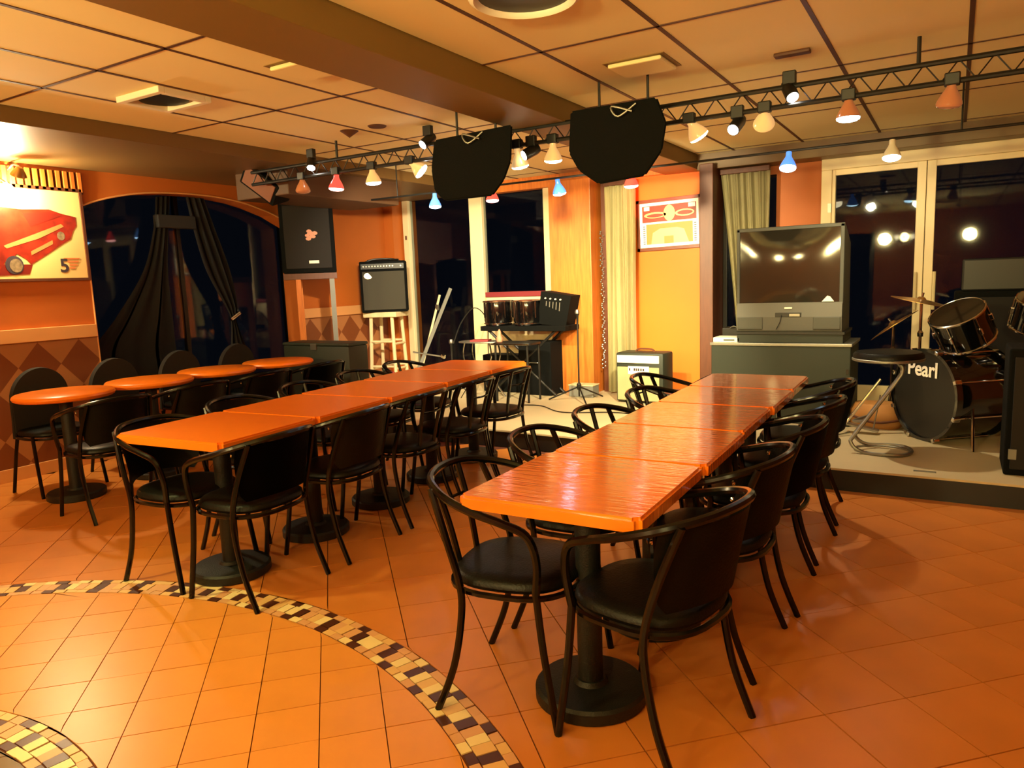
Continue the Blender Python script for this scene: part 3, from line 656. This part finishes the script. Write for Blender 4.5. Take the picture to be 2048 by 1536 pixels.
link('cloth', drape([(4.55, 2.3), (4.6, 2.0), (4.7, 1.6), (4.88, 1.25), (4.93, 1.1), (4.9, .8), (4.85, .55)], [(4.75, 2.3), (4.85, 2.0), (4.98, 1.6), (5.03, 1.25), (5.0, 1.1), (5.1, .8), (5.2, .55)], 0, amp=.014), M['curtain_d'], t, True)
tb_ = rot_box((.02, 4.97, 1.14), (.05, .14, .035), (.5, 0, 0), .01); link('tie', tb_, M['chrome'], t)

# ------------------------------------------------------------------ speaker on legs in the corner, case
t = thing('floor_speaker', 'tall black loudspeaker with a rose emblem standing on wooden legs in the left corner', 'loudspeaker', (-5.74, 5.5, .145), radians(44))
SXL, SXR = -.27, .27
link('cabinet', bx((SXL, 0, 1.40), (SXR, .34, 2.14), .02), M['tolex'], t, True)
link('grille', bx((SXL + .04, -.012, 1.45), (SXR - .04, .004, 2.09), .004), M['fabric'], t)
rose = B()
for k in range(9):
    a = k * 2.4; r = .012 + .0045 * k; pl = [(r * cos(a) + .03 * cos(b) * (.6 + .05 * k), r * sin(a) + .02 * sin(b) * (.6 + .05 * k)) for b in [j * pi / 4 for j in range(8)]]
    prism(rose, pl, -.015 - .0012 * (9 - k), -.012, 'y')
o = link('rose_emblem', rose, M['pink'], t, loc=(.03, 0, 1.79)); o['label'] = 'pink rose emblem'
link('name_plate', bx((.0, -.016, 1.50), (.1, -.011, 1.53)), M['white'], t)
for x, y in ((SXL + .12, .03), (SXR - .08, .03), (SXL + .12, .29), (SXR - .08, .29)): link('leg', bx((x, y, 0), (x + .05, y + .04, 1.4)), M['grey'] if x > 0 and y < .1 else M['wood'], t)
link('shelf', bx((SXL, .02, 1.34), (SXR, .34, 1.4)), M['dwood'], t)
t = thing('equipment_case', 'grey-green equipment case in the left corner of the stage', 'case', (-5.4, 5.16, .145))
link('body', bx((-.45, 0, 0), (.45, .27, .68), .015), M['case'], t, True); link('lid', bx((-.455, -.005, .68), (.455, .275, .71), .01), M['case'], t); link('latch', bx((-.05, -.012, .64), (.03, 0, .70)), M['steel'], t)

# ------------------------------------------------------------------ keyboard amp on stool
t = thing('bar_stool', 'pale wooden stool carrying the black amplifier', 'stool', (-5.87, 6.8, .145), radians(12))
link('seat', bx((-.22, -.17, .87), (.22, .17, .93), .008), M['lwood'], t)
for sx in (-1, 1):
    for sy in (-1, 1): link('leg', tube(B(), [(sx * .14, sy * .12, .88), (sx * .17, sy * .15, 0)], .022, 8), M['lwood'], t, True)
for z in (.58, .28):
    for sy in (-1, 1): link('rung', rod((-.16, sy * .14, z), (.16, sy * .14, z), .014), M['lwood'], t)
    for sx in (-1, 1): link('rung', rod((sx * .16, -.14, z - .03), (sx * .16, .14, z - .03), .014), M['lwood'], t)
t = thing('keyboard_amplifier', 'black amplifier with grey grille standing on the pale stool', 'amplifier', (-5.78, 6.68, 1.075), radians(36))
link('cabinet', bx((-.27, 0, 0), (.27, .26, .6), .015), M['tolex'], t, True); link('grille', bx((-.24, -.012, .03), (.25, .004, .48), .004), M['grille'], t)
pn = link('control_panel', bx((-.25, -.01, .51), (.25, .004, .57)), M['black'], t)
for k in range(12): link('knob', lathe(B(), [(0, 0), (.009, 0), (.008, .012), (0, .012)], 8), M['steel'], pn, loc=(-.22 + .034 * k + (.06 if k > 10 else 0), -.01, .54), rot=(pi / 2, 0, 0))
o = link('emblem', prism(B(), [(.05 * cos(a), .035 * sin(a)) for a in [pi * k / 6 for k in range(3, 12)]] + [(.03, .0)], -.02, -.014, 'y'), M['chrome'], t, loc=(-.17, 0, .43))
link('handle', tube(B(), spline([(-.2, .1, .595), (-.1, .1, .625), (.1, .1, .625), (.2, .1, .595)], 4), .01, 6), M['black'], t, True)
t = tag(link('flat_folder', rot_box((0, 0, .012), (.36, .16, .02), (0, 0, 0), .004), M['black'], None, loc=(-5.86, 6.79, 1.677)), 'flat black folder lying on the amplifier', 'folder')

# folding board leaning
t = thing('folded_stand', 'folded grey metal stand leaning against the window frame', 'stand', (-5.45, 7.0, .145))
link('plank', tube(B(), [(-.25, 0, 0), (.18, .32, 1.18)], .028, 4), M['grey'], t); link('plank', tube(B(), [(-.16, 0, 0), (-.02, .36, 1.1)], .018, 4), M['lwood'], t)
link('crossbar', tube(B(), [(-.22, .02, .42), (.12, .2, .35)], .01, 6), M['steel'], t); link('clip', rot_box((.13, .17, .36), (.06, .04, .05), (.3, .4, 0), .01), M['chrome'], t); link('clip', rot_box((-.02, .3, .95), (.05, .03, .07), (.3, .2, 0), .01), M['steel'], t)

# ------------------------------------------------------------------ percussion and stands at the cream window
def hand_drum(lab, x, y, z, r, h):
    t = thing('bongo_drum', lab, 'drum', (x, y, z), 0, 'small black drums with chrome fittings')
    link('shell', lathe(B(), [(r * .92, 0), (r, h * .2), (r, h * .9), (r * .97, h)], 28), M['drum'], t, True)
    link('hoop', tube(B(), [(r * 1.05 * cos(a), r * 1.05 * sin(a), h * .97) for a in [2 * pi * k / 28 for k in range(28)]], .009, 6, True), M['chrome'], t, True)
    link('hoop', tube(B(), [(r * 1.0 * cos(a), r * 1.0 * sin(a), .02) for a in [2 * pi * k / 28 for k in range(28)]], .007, 6, True), M['chrome'], t, True)
    link('drumhead', lathe(B(), [(r * .96, h), (0, h + .004)], 28), M['magenta'], t)
    for k in range(8):
        a = 2 * pi * (k + .3) / 8; link('lug', rod((r * 1.04 * cos(a), r * 1.04 * sin(a), h * .3), (r * 1.04 * cos(a), r * 1.04 * sin(a), h * .95), .007, 6), M['chrome'], t)
t0 = thing('keyboard_stand', 'black folding stand with a flat top carrying the small drums', 'stand', (-4.15, 6.95, .145))
link('shelf', bx((-.36, -.16, .7), (.7, .18, .755), .008), M['tolex'], t0)
for s in (-1, 1):
    link('leg', rod((-.28, s * .1, 0), (.55, s * .1, .7), .016), M['black'], t0); link('leg', rod((.55, s * .1, 0), (-.28, s * .1, .7), .016), M['black'], t0)
hand_drum('left one of the two small drums on the black stand', -4.35, 6.93, .905, .16, .27)
hand_drum('right one of the two small drums on the black stand', -3.97, 6.93, .905, .16, .27)
t = thing('mixer_rack', 'black wedge-shaped mixer tilted beside the small drums', 'mixer', (-3.70, 6.9, .905), 0, rot=(0, radians(6), 0))
link('housing', prism(B(), [(-.14, 0), (.2, 0), (.24, .33), (-.12, .35)], 0, .3, 'y'), M['tolex'], t)
for k in range(5): link('slider', bx((-.05 + .04 * k, -.006, .2 - .01 * k), (-.04 + .04 * k, .004, .25)), M['steel'], t)
for k in range(4): link('knob', lathe(B(), [(0, 0), (.01, 0), (.008, .014), (0, .014)], 8), M['white'], t, loc=(-.06 + .06 * k, -.0, .28), rot=(pi / 2, 0, 0))
t = thing('snare_table', 'thin grey oval side table with bent tube legs near the cream window', 'table', (-4.35, 6.55, .145))
link('top', sect([(1, .60), (1.01, .606), (1, .612)], .26, .15, 2.4), M['steel'], t, True)
for s in (-1, 1):
    for q in (-1, 1): link('leg', tube(B(), spline([(s * .16, q * .08, .6), (s * .18, q * .09, .45), (s * .1, q * .1, .2), (s * .2, q * .13, 0)], 4), .01, 6), M['chrome'], t, True)
tag(link('red_book', rot_box((0, 0, .008), (.2, .15, .016), (0, 0, .3)), M['magenta'], None, loc=(-4.35, 6.55, .758)), 'flat dark red book lying on the grey side table', 'book')
t = thing('side_table', 'black side table with a pale metal edge left of the microphone stand', 'table', (-3.87, 6.5, .145))
link('top', sect([(1, .59), (1.01, .6), (1, .612)], .23, .15, 5), M['black'], t, True); link('edge_band', tube(B(), [(-.22, -.155, .6), (.22, -.155, .6)], .008, 6), M['chrome'], t)
for s in (-1, 1):
    for q in (-1, 1): link('leg', rod((s * .19, q * .12, 0), (s * .19, q * .12, .6), .012), M['black'], t)
tag(link('pink_figure', lathe(B(), [(0, 0), (.03, .002), (.035, .04), (.018, .08), (.02, .1), (.008, .13), (0, .135)], 12), M['pink'], None, True, loc=(-4.06, 6.47, .758)), 'small pink ornament standing on the edge of the black side table', 'ornament')
for i, (x, y, sx, sy, h, lab) in enumerate([(-3.86, 6.98, .2, .14, .58, 'tall black box under the mixer, beside the timber pilaster'), (-4.35, 7.05, .24, .12, .42, 'black box on the stage under the small drums')]):
    t = thing('flight_case', lab, 'case', (x, y, .145), 0, 'black boxes under the drum stand'); link('body', bx((-sx, -sy, 0), (sx, sy, h), .01), M['tolex'], t); link('handle', tube(B(), spline([(-.06, -sy - .002, h * .6), (-.05, -sy - .03, h * .62), (.05, -sy - .03, h * .62), (.06, -sy - .002, h * .6)], 4), .006, 6), M['steel'], t)
def mic_stand(lab, x, y, h, spread, a0, mic=True, boom=None):
    t = thing('microphone_stand', lab, 'stand', (x, y, .145))
    link('pole', rod((0, 0, .05), (0, 0, h), .009), M['black'], t)
    link('hub', lathe(B(), [(.02, .12), (.024, .14), (.024, .17), (.012, .19)], 12), M['black'], t)
    for k in range(3):
        a = a0 + 2 * pi * k / 3; link('leg', rod((0, 0, .15), (spread * cos(a), spread * sin(a), .008), .008), M['black'], t)
    if boom: link('boom', rod((0, 0, h), boom, .006), M['black'], t)
    if mic:
        mo = link('microphone', lathe(B(), [(.01, -.1), (.013, -.02), (.022, 0), (.024, .02), (.016, .04), (0, .045)], 12), M['black'], t, True, loc=(0, 0, h + .03)); link('grille', lathe(B(), [(.0225, 0), (.0245, .02), (.0165, .041), (0, .046)], 12), M['steel'], mo, True)
    return t
mic_stand('black microphone stand in front of the timber pilaster, legs spread wide', -3.24, 6.65, .86, .33, -.9)
mic_stand('thin pole stand with a small bright top at the left of the side tables', -4.78, 6.6, .55, .2, .5)
t = tag(link('cable', tube(B(), spline([(-4.75, 6.6, .72), (-4.7, 6.7, .95), (-4.65, 6.9, 1.1), (-4.62, 7.1, .95), (-4.68, 7.2, .6), (-4.6, 7.1, .3), (-4.4, 6.7, .155)], 6), .006, 6), M['black'], None, True), 'black cable looping beside the side tables at the window', 'cable')
tag(link('cable', tube(B(), spline([(-3.9, 6.1, .152), (-3.5, 6.25, .152), (-3.1, 6.0, .152), (-2.6, 6.15, .152), (-2.0, 6.0, .152), (-1.5, 6.2, .152)], 8), .005, 6), M['black'], None, True), 'long thin cable lying across the stage floor', 'cable')
t = thing('pedal_box', 'small clear plastic box on the stage at the pilaster', 'box', (-3.33, 6.95, .145)); link('box', bx((-.14, -.08, 0), (.14, .08, .12), .008), M['grey'], t); link('lid', bx((-.145, -.085, .12), (.145, .085, .13), .003), M['lwood'], t)

# ------------------------------------------------------------------ curtains
def curtain(lab, x0, x1, y, z0, z1, m, flare=0, n=90, waves=7, amp=.035, tape=0):
    bm = B(); rows = []
    for j in range(13):
        z = z0 + (z1 - z0) * j / 12; f = 1 - j / 12; row = []
        for k in range(n + 1):
            s = k / n; row.append(bm.verts.new((x0 + (x1 - x0) * s + flare * f * (1 - s) + .01 * sin(3 * f + 9 * s), y + amp * (.55 + .45 * f) * (sin(2 * pi * waves * s) + .35 * sin(2 * pi * waves * 2.3 * s + 1.5 * f)), z)))
        rows.append(row)
    for A, D in zip(rows, rows[1:]):
        for k in range(n): bm.faces.new((A[k], A[k + 1], D[k + 1], D[k]))
    bmesh.ops.solidify(bm, geom=bm.faces[:], thickness=.004)
    t = thing('curtain', lab, 'curtain', (0, 0, 0)); link('cloth', bm, m, t, True); link('heading_tape', bx((x0, y - .03, z1 - .02), (x1, y + .03, z1 + .03), .006), M['dwood'], t); return t
curtain('long cream curtain between the timber pilaster and the bright orange panel', -3.17, -2.83, 7.22, .16, 2.34, M['curtain'], waves=4)
curtain('olive curtain hanging behind the television', -1.98, -1.52, 7.3, .3, 2.34, M['curtain_g'], flare=.2, waves=6)
t = thing('bead_strand', 'dark strand of shiny beads beside the cream curtain', 'bead curtain', (-3.22, 7.24, .4))
b_ = B()
for k in range(70):
    r = bmesh.ops.create_uvsphere(b_, u_segments=6, v_segments=4, radius=.011); dx, dz = random.uniform(-.02, .02), .015 + k * .021
    for v in r['verts']: v.co += Vector((dx, 0, dz))
o = link('beads', b_, M['steel'], t); o['kind'] = 'stuff'
# framed picture
t = thing('framed_print', 'framed cream and red print on the bright orange wall panel', 'picture', (-2.525, 7.395, 1.905), rot=(0, radians(-1.2), 0))
b_ = B(); W, Hh = .355, .262
box(b_, (-W, -.02, -Hh), (W, .0, -Hh + .035), .003); box(b_, (-W, -.02, Hh - .035), (W, .0, Hh), .003); box(b_, (-W, -.02, -Hh), (-W + .035, 0, Hh), .003); box(b_, (W - .05, -.02, -Hh), (W, 0, Hh), .003)
link('frame', b_, M['frame'], t); link('mount', bx((-W + .03, -.01, -Hh + .03), (W - .04, -.005, Hh - .03)), M['paper'], t)
def pf(poly, m, nm, d=0): link(nm, prism(B(), poly, -.0125 - d, -.010, 'y'), m, t)
pf([(-.29, .03), (.28, .03), (.28, .195), (-.29, .195)], M['picred'], 'upper_field'); pf([(-.25, -.195), (.24, -.195), (.24, .01), (-.25, .01)], M['picor'], 'lower_field')
pf([(-.27, .15), (-.21, .15), (-.21, .19), (-.27, .19)], M['paper'], 'corner_square', .001); pf([(.2, .15), (.27, .15), (.27, .19), (.2, .19)], M['paper'], 'corner_square', .001)
def ell(cx, cz, rx, rz, n=20): return [(cx + rx * cos(2 * pi * k / n), cz + rz * sin(2 * pi * k / n)) for k in range(n)]
pf(ell(0, .11, .06, .08), M['poster'], 'figure_head', .001); pf(ell(-.15, .1, .12, .03), M['poster'], 'figure_wing', .001); pf(ell(.16, .1, .1, .035), M['poster'], 'figure_wing', .001)
pf(ell(-.15, .095, .09, .018), M['picred'], 'wing_centre', .002); pf(ell(.165, .1, .08, .022), M['picred'], 'wing_centre', .002)
pf([(-.2, -.195), (-.18, -.08), (-.1, -.04), (.08, -.04), (.15, -.06), (.2, -.195)], M['poster'], 'figure_body', .001); pf([(-.06, -.195), (-.06, -.12), (.04, -.12), (.04, -.195)], M['picor'], 'doorway', .002)
for k in range(9): pf([(-.285, -.19 + k * .022), (-.262, -.19 + k * .022), (-.262, -.182 + k * .022), (-.285, -.182 + k * .022)], M['ink'], 'side_mark'); pf([(.255, -.19 + k * .022), (.278, -.19 + k * .022), (.278, -.182 + k * .022), (.255, -.182 + k * .022)], M['ink'], 'side_mark')

# ------------------------------------------------------------------ combo amp
t = thing('combo_amplifier', 'greenish combo amplifier with a paper sign before the cream curtain', 'amplifier', (-2.6, 6.7, .145), radians(-3))
link('cabinet', bx((-.26, 0, .01), (.24, .26, .5), .02), M['case'], t, True); link('grille', bx((-.24, -.012, .03), (.2, .004, .36), .004), M['curtain_g'], t); link('control_panel', bx((-.24, -.012, .4), (.2, .004, .475), .003), M['white'], t)
link('handle', tube(B(), spline([(-.1, .13, .495), (-.07, .13, .525), (.07, .13, .525), (.1, .13, .495)], 4), .009, 6), M['dwood'], t, True)
pp_ = link('paper_sign', bx((-.12, -.017, .29), (.1, -.012, .37)), M['paper'], t)
for k, (a, b) in enumerate(((-.11, -.095), (-.06, -.04), (-.035, -.02), (-.015, 0), (.01, .025), (.035, .05))): link('ink_mark', bx((a, -.0185, .325), (b, -.017, .35)), M['ink'], pp_)
for x in (-.2, .18): link('foot', bx((x, .05, 0), (x + .05, .2, .012)), M['black'], t)
t = thing('guitar_bag', 'dark brown rounded bag with a strap lying behind the right table', 'bag', (-2.12, 6.3, .145)); link('bag', sect([(.6, 0), (.95, .03), (1, .1), (.85, .18), (.4, .22)], .13, .1, 2.2), M['dwood'], t, True); link('strap', tube(B(), spline([(.05, 0, .2), (.2, .15, .3), (.35, .4, .36)], 5), .01, 6), M['black'], t, True)

# ------------------------------------------------------------------ TV and cabinet
t = thing('equipment_cabinet', 'wide dark green cabinet under the television', 'cabinet', (-1.2, 6.2, .145))
link('body', bx((-.56, 0, 0), (.53, .55, .635), .006), M['case'], t); link('top', bx((-.57, -.01, .635), (.54, .56, .66), .004), M['steel'], t); link('lock', bx((.5, -.008, .42), (.52, 0, .46)), M['chrome'], t)
t = thing('television_plinth', 'dark plinth between cabinet and television', 'plinth', (-1.13, 6.22, .805)); link('plinth', bx((-.42, 0, 0), (.4, .5, .07), .004), M['case'], t); link('skirt', bx((-.43, -.01, .07), (.41, .5, .09)), M['black'], t)
t = thing('television', 'large grey rear-projection television on the green cabinet', 'television', (-1.145, 6.26, .895), radians(0))
link('housing', prism(B(), [(0.0, 0), (0.0, .83), (.1, .83), (.42, .7), (.45, 0)], -.41, .4, 'x'), M['tvbody'], t)
b_ = B(); box(b_, (-.415, -.012, .22), (-.39, .02, .84), .004); box(b_, (.375, -.012, .22), (.405, .02, .84), .004); box(b_, (-.415, -.012, .815), (.405, .02, .845), .004); link('bezel', b_, M['tvbody'], t)
sc = B(); rows = []
for j in range(9):
    row = []
    for k in range(13):
        x = -.39 + .765 * k / 12; z = .235 + .58 * j / 8; row.append(sc.verts.new((x, -.004 - .012 * (1 - ((k - 6) / 6) ** 2) * (1 - ((j - 4) / 4) ** 2), z)))
    rows.append(row)
for A, D in zip(rows, rows[1:]):
    for k in range(12): sc.faces.new((A[k], A[k + 1], D[k + 1], D[k]))
link('screen', sc, M['screen'], t, True)
link('lower_front', prism(B(), [(-.02, .01), (-.03, .12), (-.015, .235), (.01, .235), (.01, .01)], -.41, .4, 'x'), M['tvbody2'], t)
for a, b in ((-.4, -.2), (.19, .39)): link('speaker_grille', bx((a, -.034, .02), (b, -.02, .12), .004), M['tvbody'], t)
cp = link('front_socket_panel', bx((-.1, -.034, .12), (.1, -.024, .155), .002), M['black'], t); link('badge', bx((.01, -.037, .125), (.09, -.033, .145)), M['steel'], cp)
link('badge', bx((-.03, -.032, .185), (.03, -.024, .2), .002), M['white'], t)
link('lead', tube(B(), spline([(-.05, -.036, .135), (-.06, -.045, .08), (-.09, -.04, .02)], 5), .003, 5), M['black'], t)
link('sticker', prism(B(), [(.25, .24), (.34, .24), (.31, .28), (.29, .285)], -.022, -.015, 'y'), M['paper'], t)
t = thing('disc_player', 'slim white disc player on the left end of the green cabinet', 'disc player', (-1.64, 6.22, .805)); link('case', bx((-.11, 0, 0), (.11, .2, .04), .004), M['white'], t); link('tray', bx((-.02, -.003, .015), (.07, 0, .025)), M['ink'], t)
t = thing('black_box', 'small black box with cables stacked behind the disc player', 'box', (-1.68, 6.5, .805)); link('case', bx((-.07, 0, 0), (.1, .2, .1), .006), M['black'], t); link('cable', tube(B(), spline([(0, -.0, .1), (.05, -.05, .12), (.1, 0, .08)], 4), .004, 5), M['grey'], t)

# ------------------------------------------------------------------ bar stool on stage
t = thing('cantilever_stool', 'black round bar stool on a bent steel Z-shaped frame at the stage front', 'stool', (-.36, 5.45, .145))
link('seat', lathe(B(), [(0, .63), (.2, .63), (.215, .645), (.215, .665), (.2, .683), (.15, .69), (0, .692)], 40), M['vinyl'], t, True)
link('seat_rim', tube(B(), [(.212 * cos(a), .212 * sin(a), .635) for a in [2 * pi * k / 40 for k in range(40)]], .011, 6, True), M['steel'], t, True)
link('frame', tube(B(), spline([(.06, -.06, .62), (.09, -.065, .57), (.05, -.08, .48), (-.17, -.11, .14), (-.2, -.12, .07), (-.13, -.13, .015), (.02, -.16, .013), (.12, -.12, .013), (.16, 0, .013), (.12, .12, .013), (.02, .16, .013), (-.13, .13, .015), (-.2, .12, .07), (-.17, .11, .14), (.05, .08, .48), (.09, .065, .57), (.06, .06, .62)], 6), .0125, 8), M['steel'], t, True)
link('foot_bar', tube(B(), spline([(-.12, -.1, .22), (-.2, 0, .2), (-.12, .1, .22)], 5), .01, 8), M['steel'], t, True)
link('base_ring', tube(B(), [(-.02 + .17 * cos(a), .14 * sin(a), .006) for a in [2 * pi * k / 32 for k in range(32)]], .006, 6, True), M['steel'], t, True)

# ------------------------------------------------------------------ drum kit
t = thing('bass_drum', 'glossy black bass drum with white lettering beside the stool', 'drum', (-.13, 5.93, .475), rot=(0, 0, radians(-50)))
# drum axis = local y ; front head at -y
def cyl_y(prof, n=44, cap=True):
    bm = lathe(B(), prof, n, cap=cap); bm.transform(Matrix.Rotation(radians(90), 4, 'X')); return bm     # z -> -y
link('shell', cyl_y([(.31, -.42), (.314, -.41), (.314, .02), (.31, .03)]), M['drum'], t, True)
link('front_hoop', cyl_y([(.31, .0), (.332, .0), (.332, .045), (.31, .045), (.31, 0)], cap=False), M['drum'], t, True); link('rear_hoop', cyl_y([(.31, -.44), (.332, -.44), (.332, -.395), (.31, -.395), (.31, -.44)], cap=False), M['drum'], t, True)
hd = link('drumhead', cyl_y([(.31, .03), (0, .034)]), M['head'], t)
text('Pearl', .15, M['paper'], hd, Matrix.Translation((-.02, -.037, .18)) @ Matrix.Rotation(radians(90), 4, 'X'), 'lettering', .0015)
for k in range(8):
    a = 2 * pi * (k + .5) / 8; link('lug', rod((.324 * cos(a), -.03, .324 * sin(a)), (.324 * cos(a), .42, .324 * sin(a)), .006, 6), M['chrome'], t); link('claw', rot_box((.332 * cos(a), -.03, .332 * sin(a)), (.03, .05, .03), (0, -a, 0), .005), M['chrome'], t)
for s in (-1, 1): link('spur', tube(B(), [(s * .3, .1, -.06), (s * .41, .02, -.33)], .011, 8), M['chrome'], t, True)
def tom(lab, loc, rot, r, h, n):
    t = thing('tom_drum', lab, 'drum', loc, rot=rot)
    link('shell', lathe(B(), [(r, 0), (r, h)], 40), M['drum'], t, True)
    for z in (0.008, h - .008): link('hoop', tube(B(), [(r * 1.03 * cos(a), r * 1.03 * sin(a), z) for a in [2 * pi * k / 40 for k in range(40)]], .009, 6, True), M['chrome'], t, True)
    link('drumhead', lathe(B(), [(r * .99, h - .002), (0, h)], 40), M['head'], t); link('drumhead', lathe(B(), [(0, .0), (r * .99, .002)], 40), M['head'], t)
    for k in range(n):
        a = 2 * pi * k / n; link('lug', rod((r * 1.03 * cos(a), r * 1.03 * sin(a), .01), (r * 1.03 * cos(a), r * 1.03 * sin(a), h - .01), .006, 6), M['chrome'], t)
        link('lug_case', rot_box((r * 1.03 * cos(a), r * 1.03 * sin(a), h / 2), (.03, .02, .05), (0, 0, a), .006), M['chrome'], t)
tom('tilted glossy black tom drum mounted above the bass drum', (.10, 5.98, .86), (radians(24), radians(-22), 0), .17, .24, 6)
tom('black floor tom at the right behind the bass drum', (.62, 6.15, .4), (0, 0, 0), .2, .4, 8)
tom('second black tom at the far right of the drum kit', (.5, 6.3, .92), (radians(20), radians(10), 0), .16, .22, 6)
def cymbal(lab, loc, rot, r, z0, grp='cymbals of the drum kit'):
    t = thing('cymbal', lab, 'cymbal', loc, rot=rot, group=grp)
    link('plate', lathe(B(), [(0, .028), (.02, .026), (.035, .01), (.1, .004), (r, -.01), (r, -.013), (.1, .0), (.03, .004), (0, .02)], 44), M['cymbal'], t, True)
    link('wing_nut', rod((0, 0, .02), (0, 0, .06), .008), M['chrome'], t)
    return t
cymbal('brass crash cymbal tilted over the drums in front of the door handles', (-.215, 6.5, 1.121), (radians(0), radians(13), 0), .215, 0)
cymbal('brass cymbal seen edge-on, steeply tilted left of the drums', (-.408, 6.6, .928), (radians(-2), radians(-36), 0), .204, 0)
def cstand(lab, x, y, h, zt):
    t = thing('cymbal_stand', lab, 'stand', (x, y, .145), 0, 'cymbal stands'); link('pole', rod((0, 0, .1), (0, 0, h), .011), M['chrome'], t); link('wing_nut', lathe(B(), [(.02, 0), (.022, .03), (.01, .05)], 10), M['chrome'], t, loc=(0, 0, h * .72))
    for k in range(3):
        a = .4 + 2 * pi * k / 3; link('leg', rod((0, 0, .3), (.19 * cos(a), .19 * sin(a), .01), .008), M['chrome'], t)
cstand('chrome stand under the tilted crash cymbal', -.213, 6.5, .965, 0); cstand('chrome stand under the steep left cymbal', -.405, 6.6, .775, 0)
t = thing('hi_hat_pedal', 'chrome hi-hat pedal and rods left of the bass drum', 'pedal', (-.58, 6.0, .145))
link('rod', rod((-.1, -.05, .06), (.14, .0, .42), .011), M['chrome'], t); link('rod', rod((-.05, -.1, .02), (-.14, -.2, .01), .008), M['chrome'], t)
link('footboard', rot_box((.02, 0, .05), (.24, .09, .012), (0, .2, 0), .003), M['steel'], t); link('chain', rod((.1, 0, .04), (.14, 0, .3), .005), M['steel'], t)
t = thing('tan_cushion', 'tan leather drum bag slumped on the stage behind the stool', 'bag', (-.48, 6.3, .145)); link('bag', sect([(.8, 0), (1, .04), (.97, .14), (.8, .19), (.4, .2)], .2, .13, 2.6), M['tan'], t, True); link('strap', tube(B(), spline([(-.18, -.1, .1), (0, -.16, .06), (.18, -.1, .08)], 5), .01, 6), M['dwood'], t, True)
t = thing('monitor_speaker', 'black speaker cabinet cut off by the right edge on the stage', 'loudspeaker', (.55, 5.08, .145)); link('cabinet', bx((-.26, 0, 0), (.3, .4, .75), .012), M['tolex'], t); link('grille', bx((-.23, -.012, .04), (.27, .004, .7), .004), M['fabric'], t); link('badge', bx((-.24, -.016, .1), (-.2, -.01, .16)), M['grey'], t)
t = thing('amplifier_stack', 'tall black amplifier stack behind the drum kit at the right door', 'amplifier', (.5, 7.0, .145)); link('cabinet', bx((-.5, 0, 0), (.5, .35, 1.02), .015), M['tolex'], t); link('head', bx((-.45, .02, 1.02), (.45, .3, 1.28), .015), M['black'], t); link('grille', bx((-.46, -.01, .05), (.46, .002, .97), .004), M['fabric'], t)

# bar globes behind the photographer (seen in the reflections)
for i, p in enumerate(BAR):
    t = thing('globe_lamp', 'warm globe lamp hanging at the bar behind the photographer, %s' % ['left one', 'middle one', 'right one'][i], 'lamp', (p[0], p[1], 2.53), 0, 'globe lamps at the bar')
    link('cord', rod((0, 0, 0), (0, 0, p[2] - 2.53 + .09), .004), M['black'], t)
    for k, dx in enumerate((-.14, 0.0, .14)): link('globe', lathe(B(), [(0, .05), (.035, .035), (.05, 0), (.035, -.035), (0, -.05)], 16), M['e_warm'], t, True, loc=(dx, .0 if dx else .13, p[2] - 2.53))
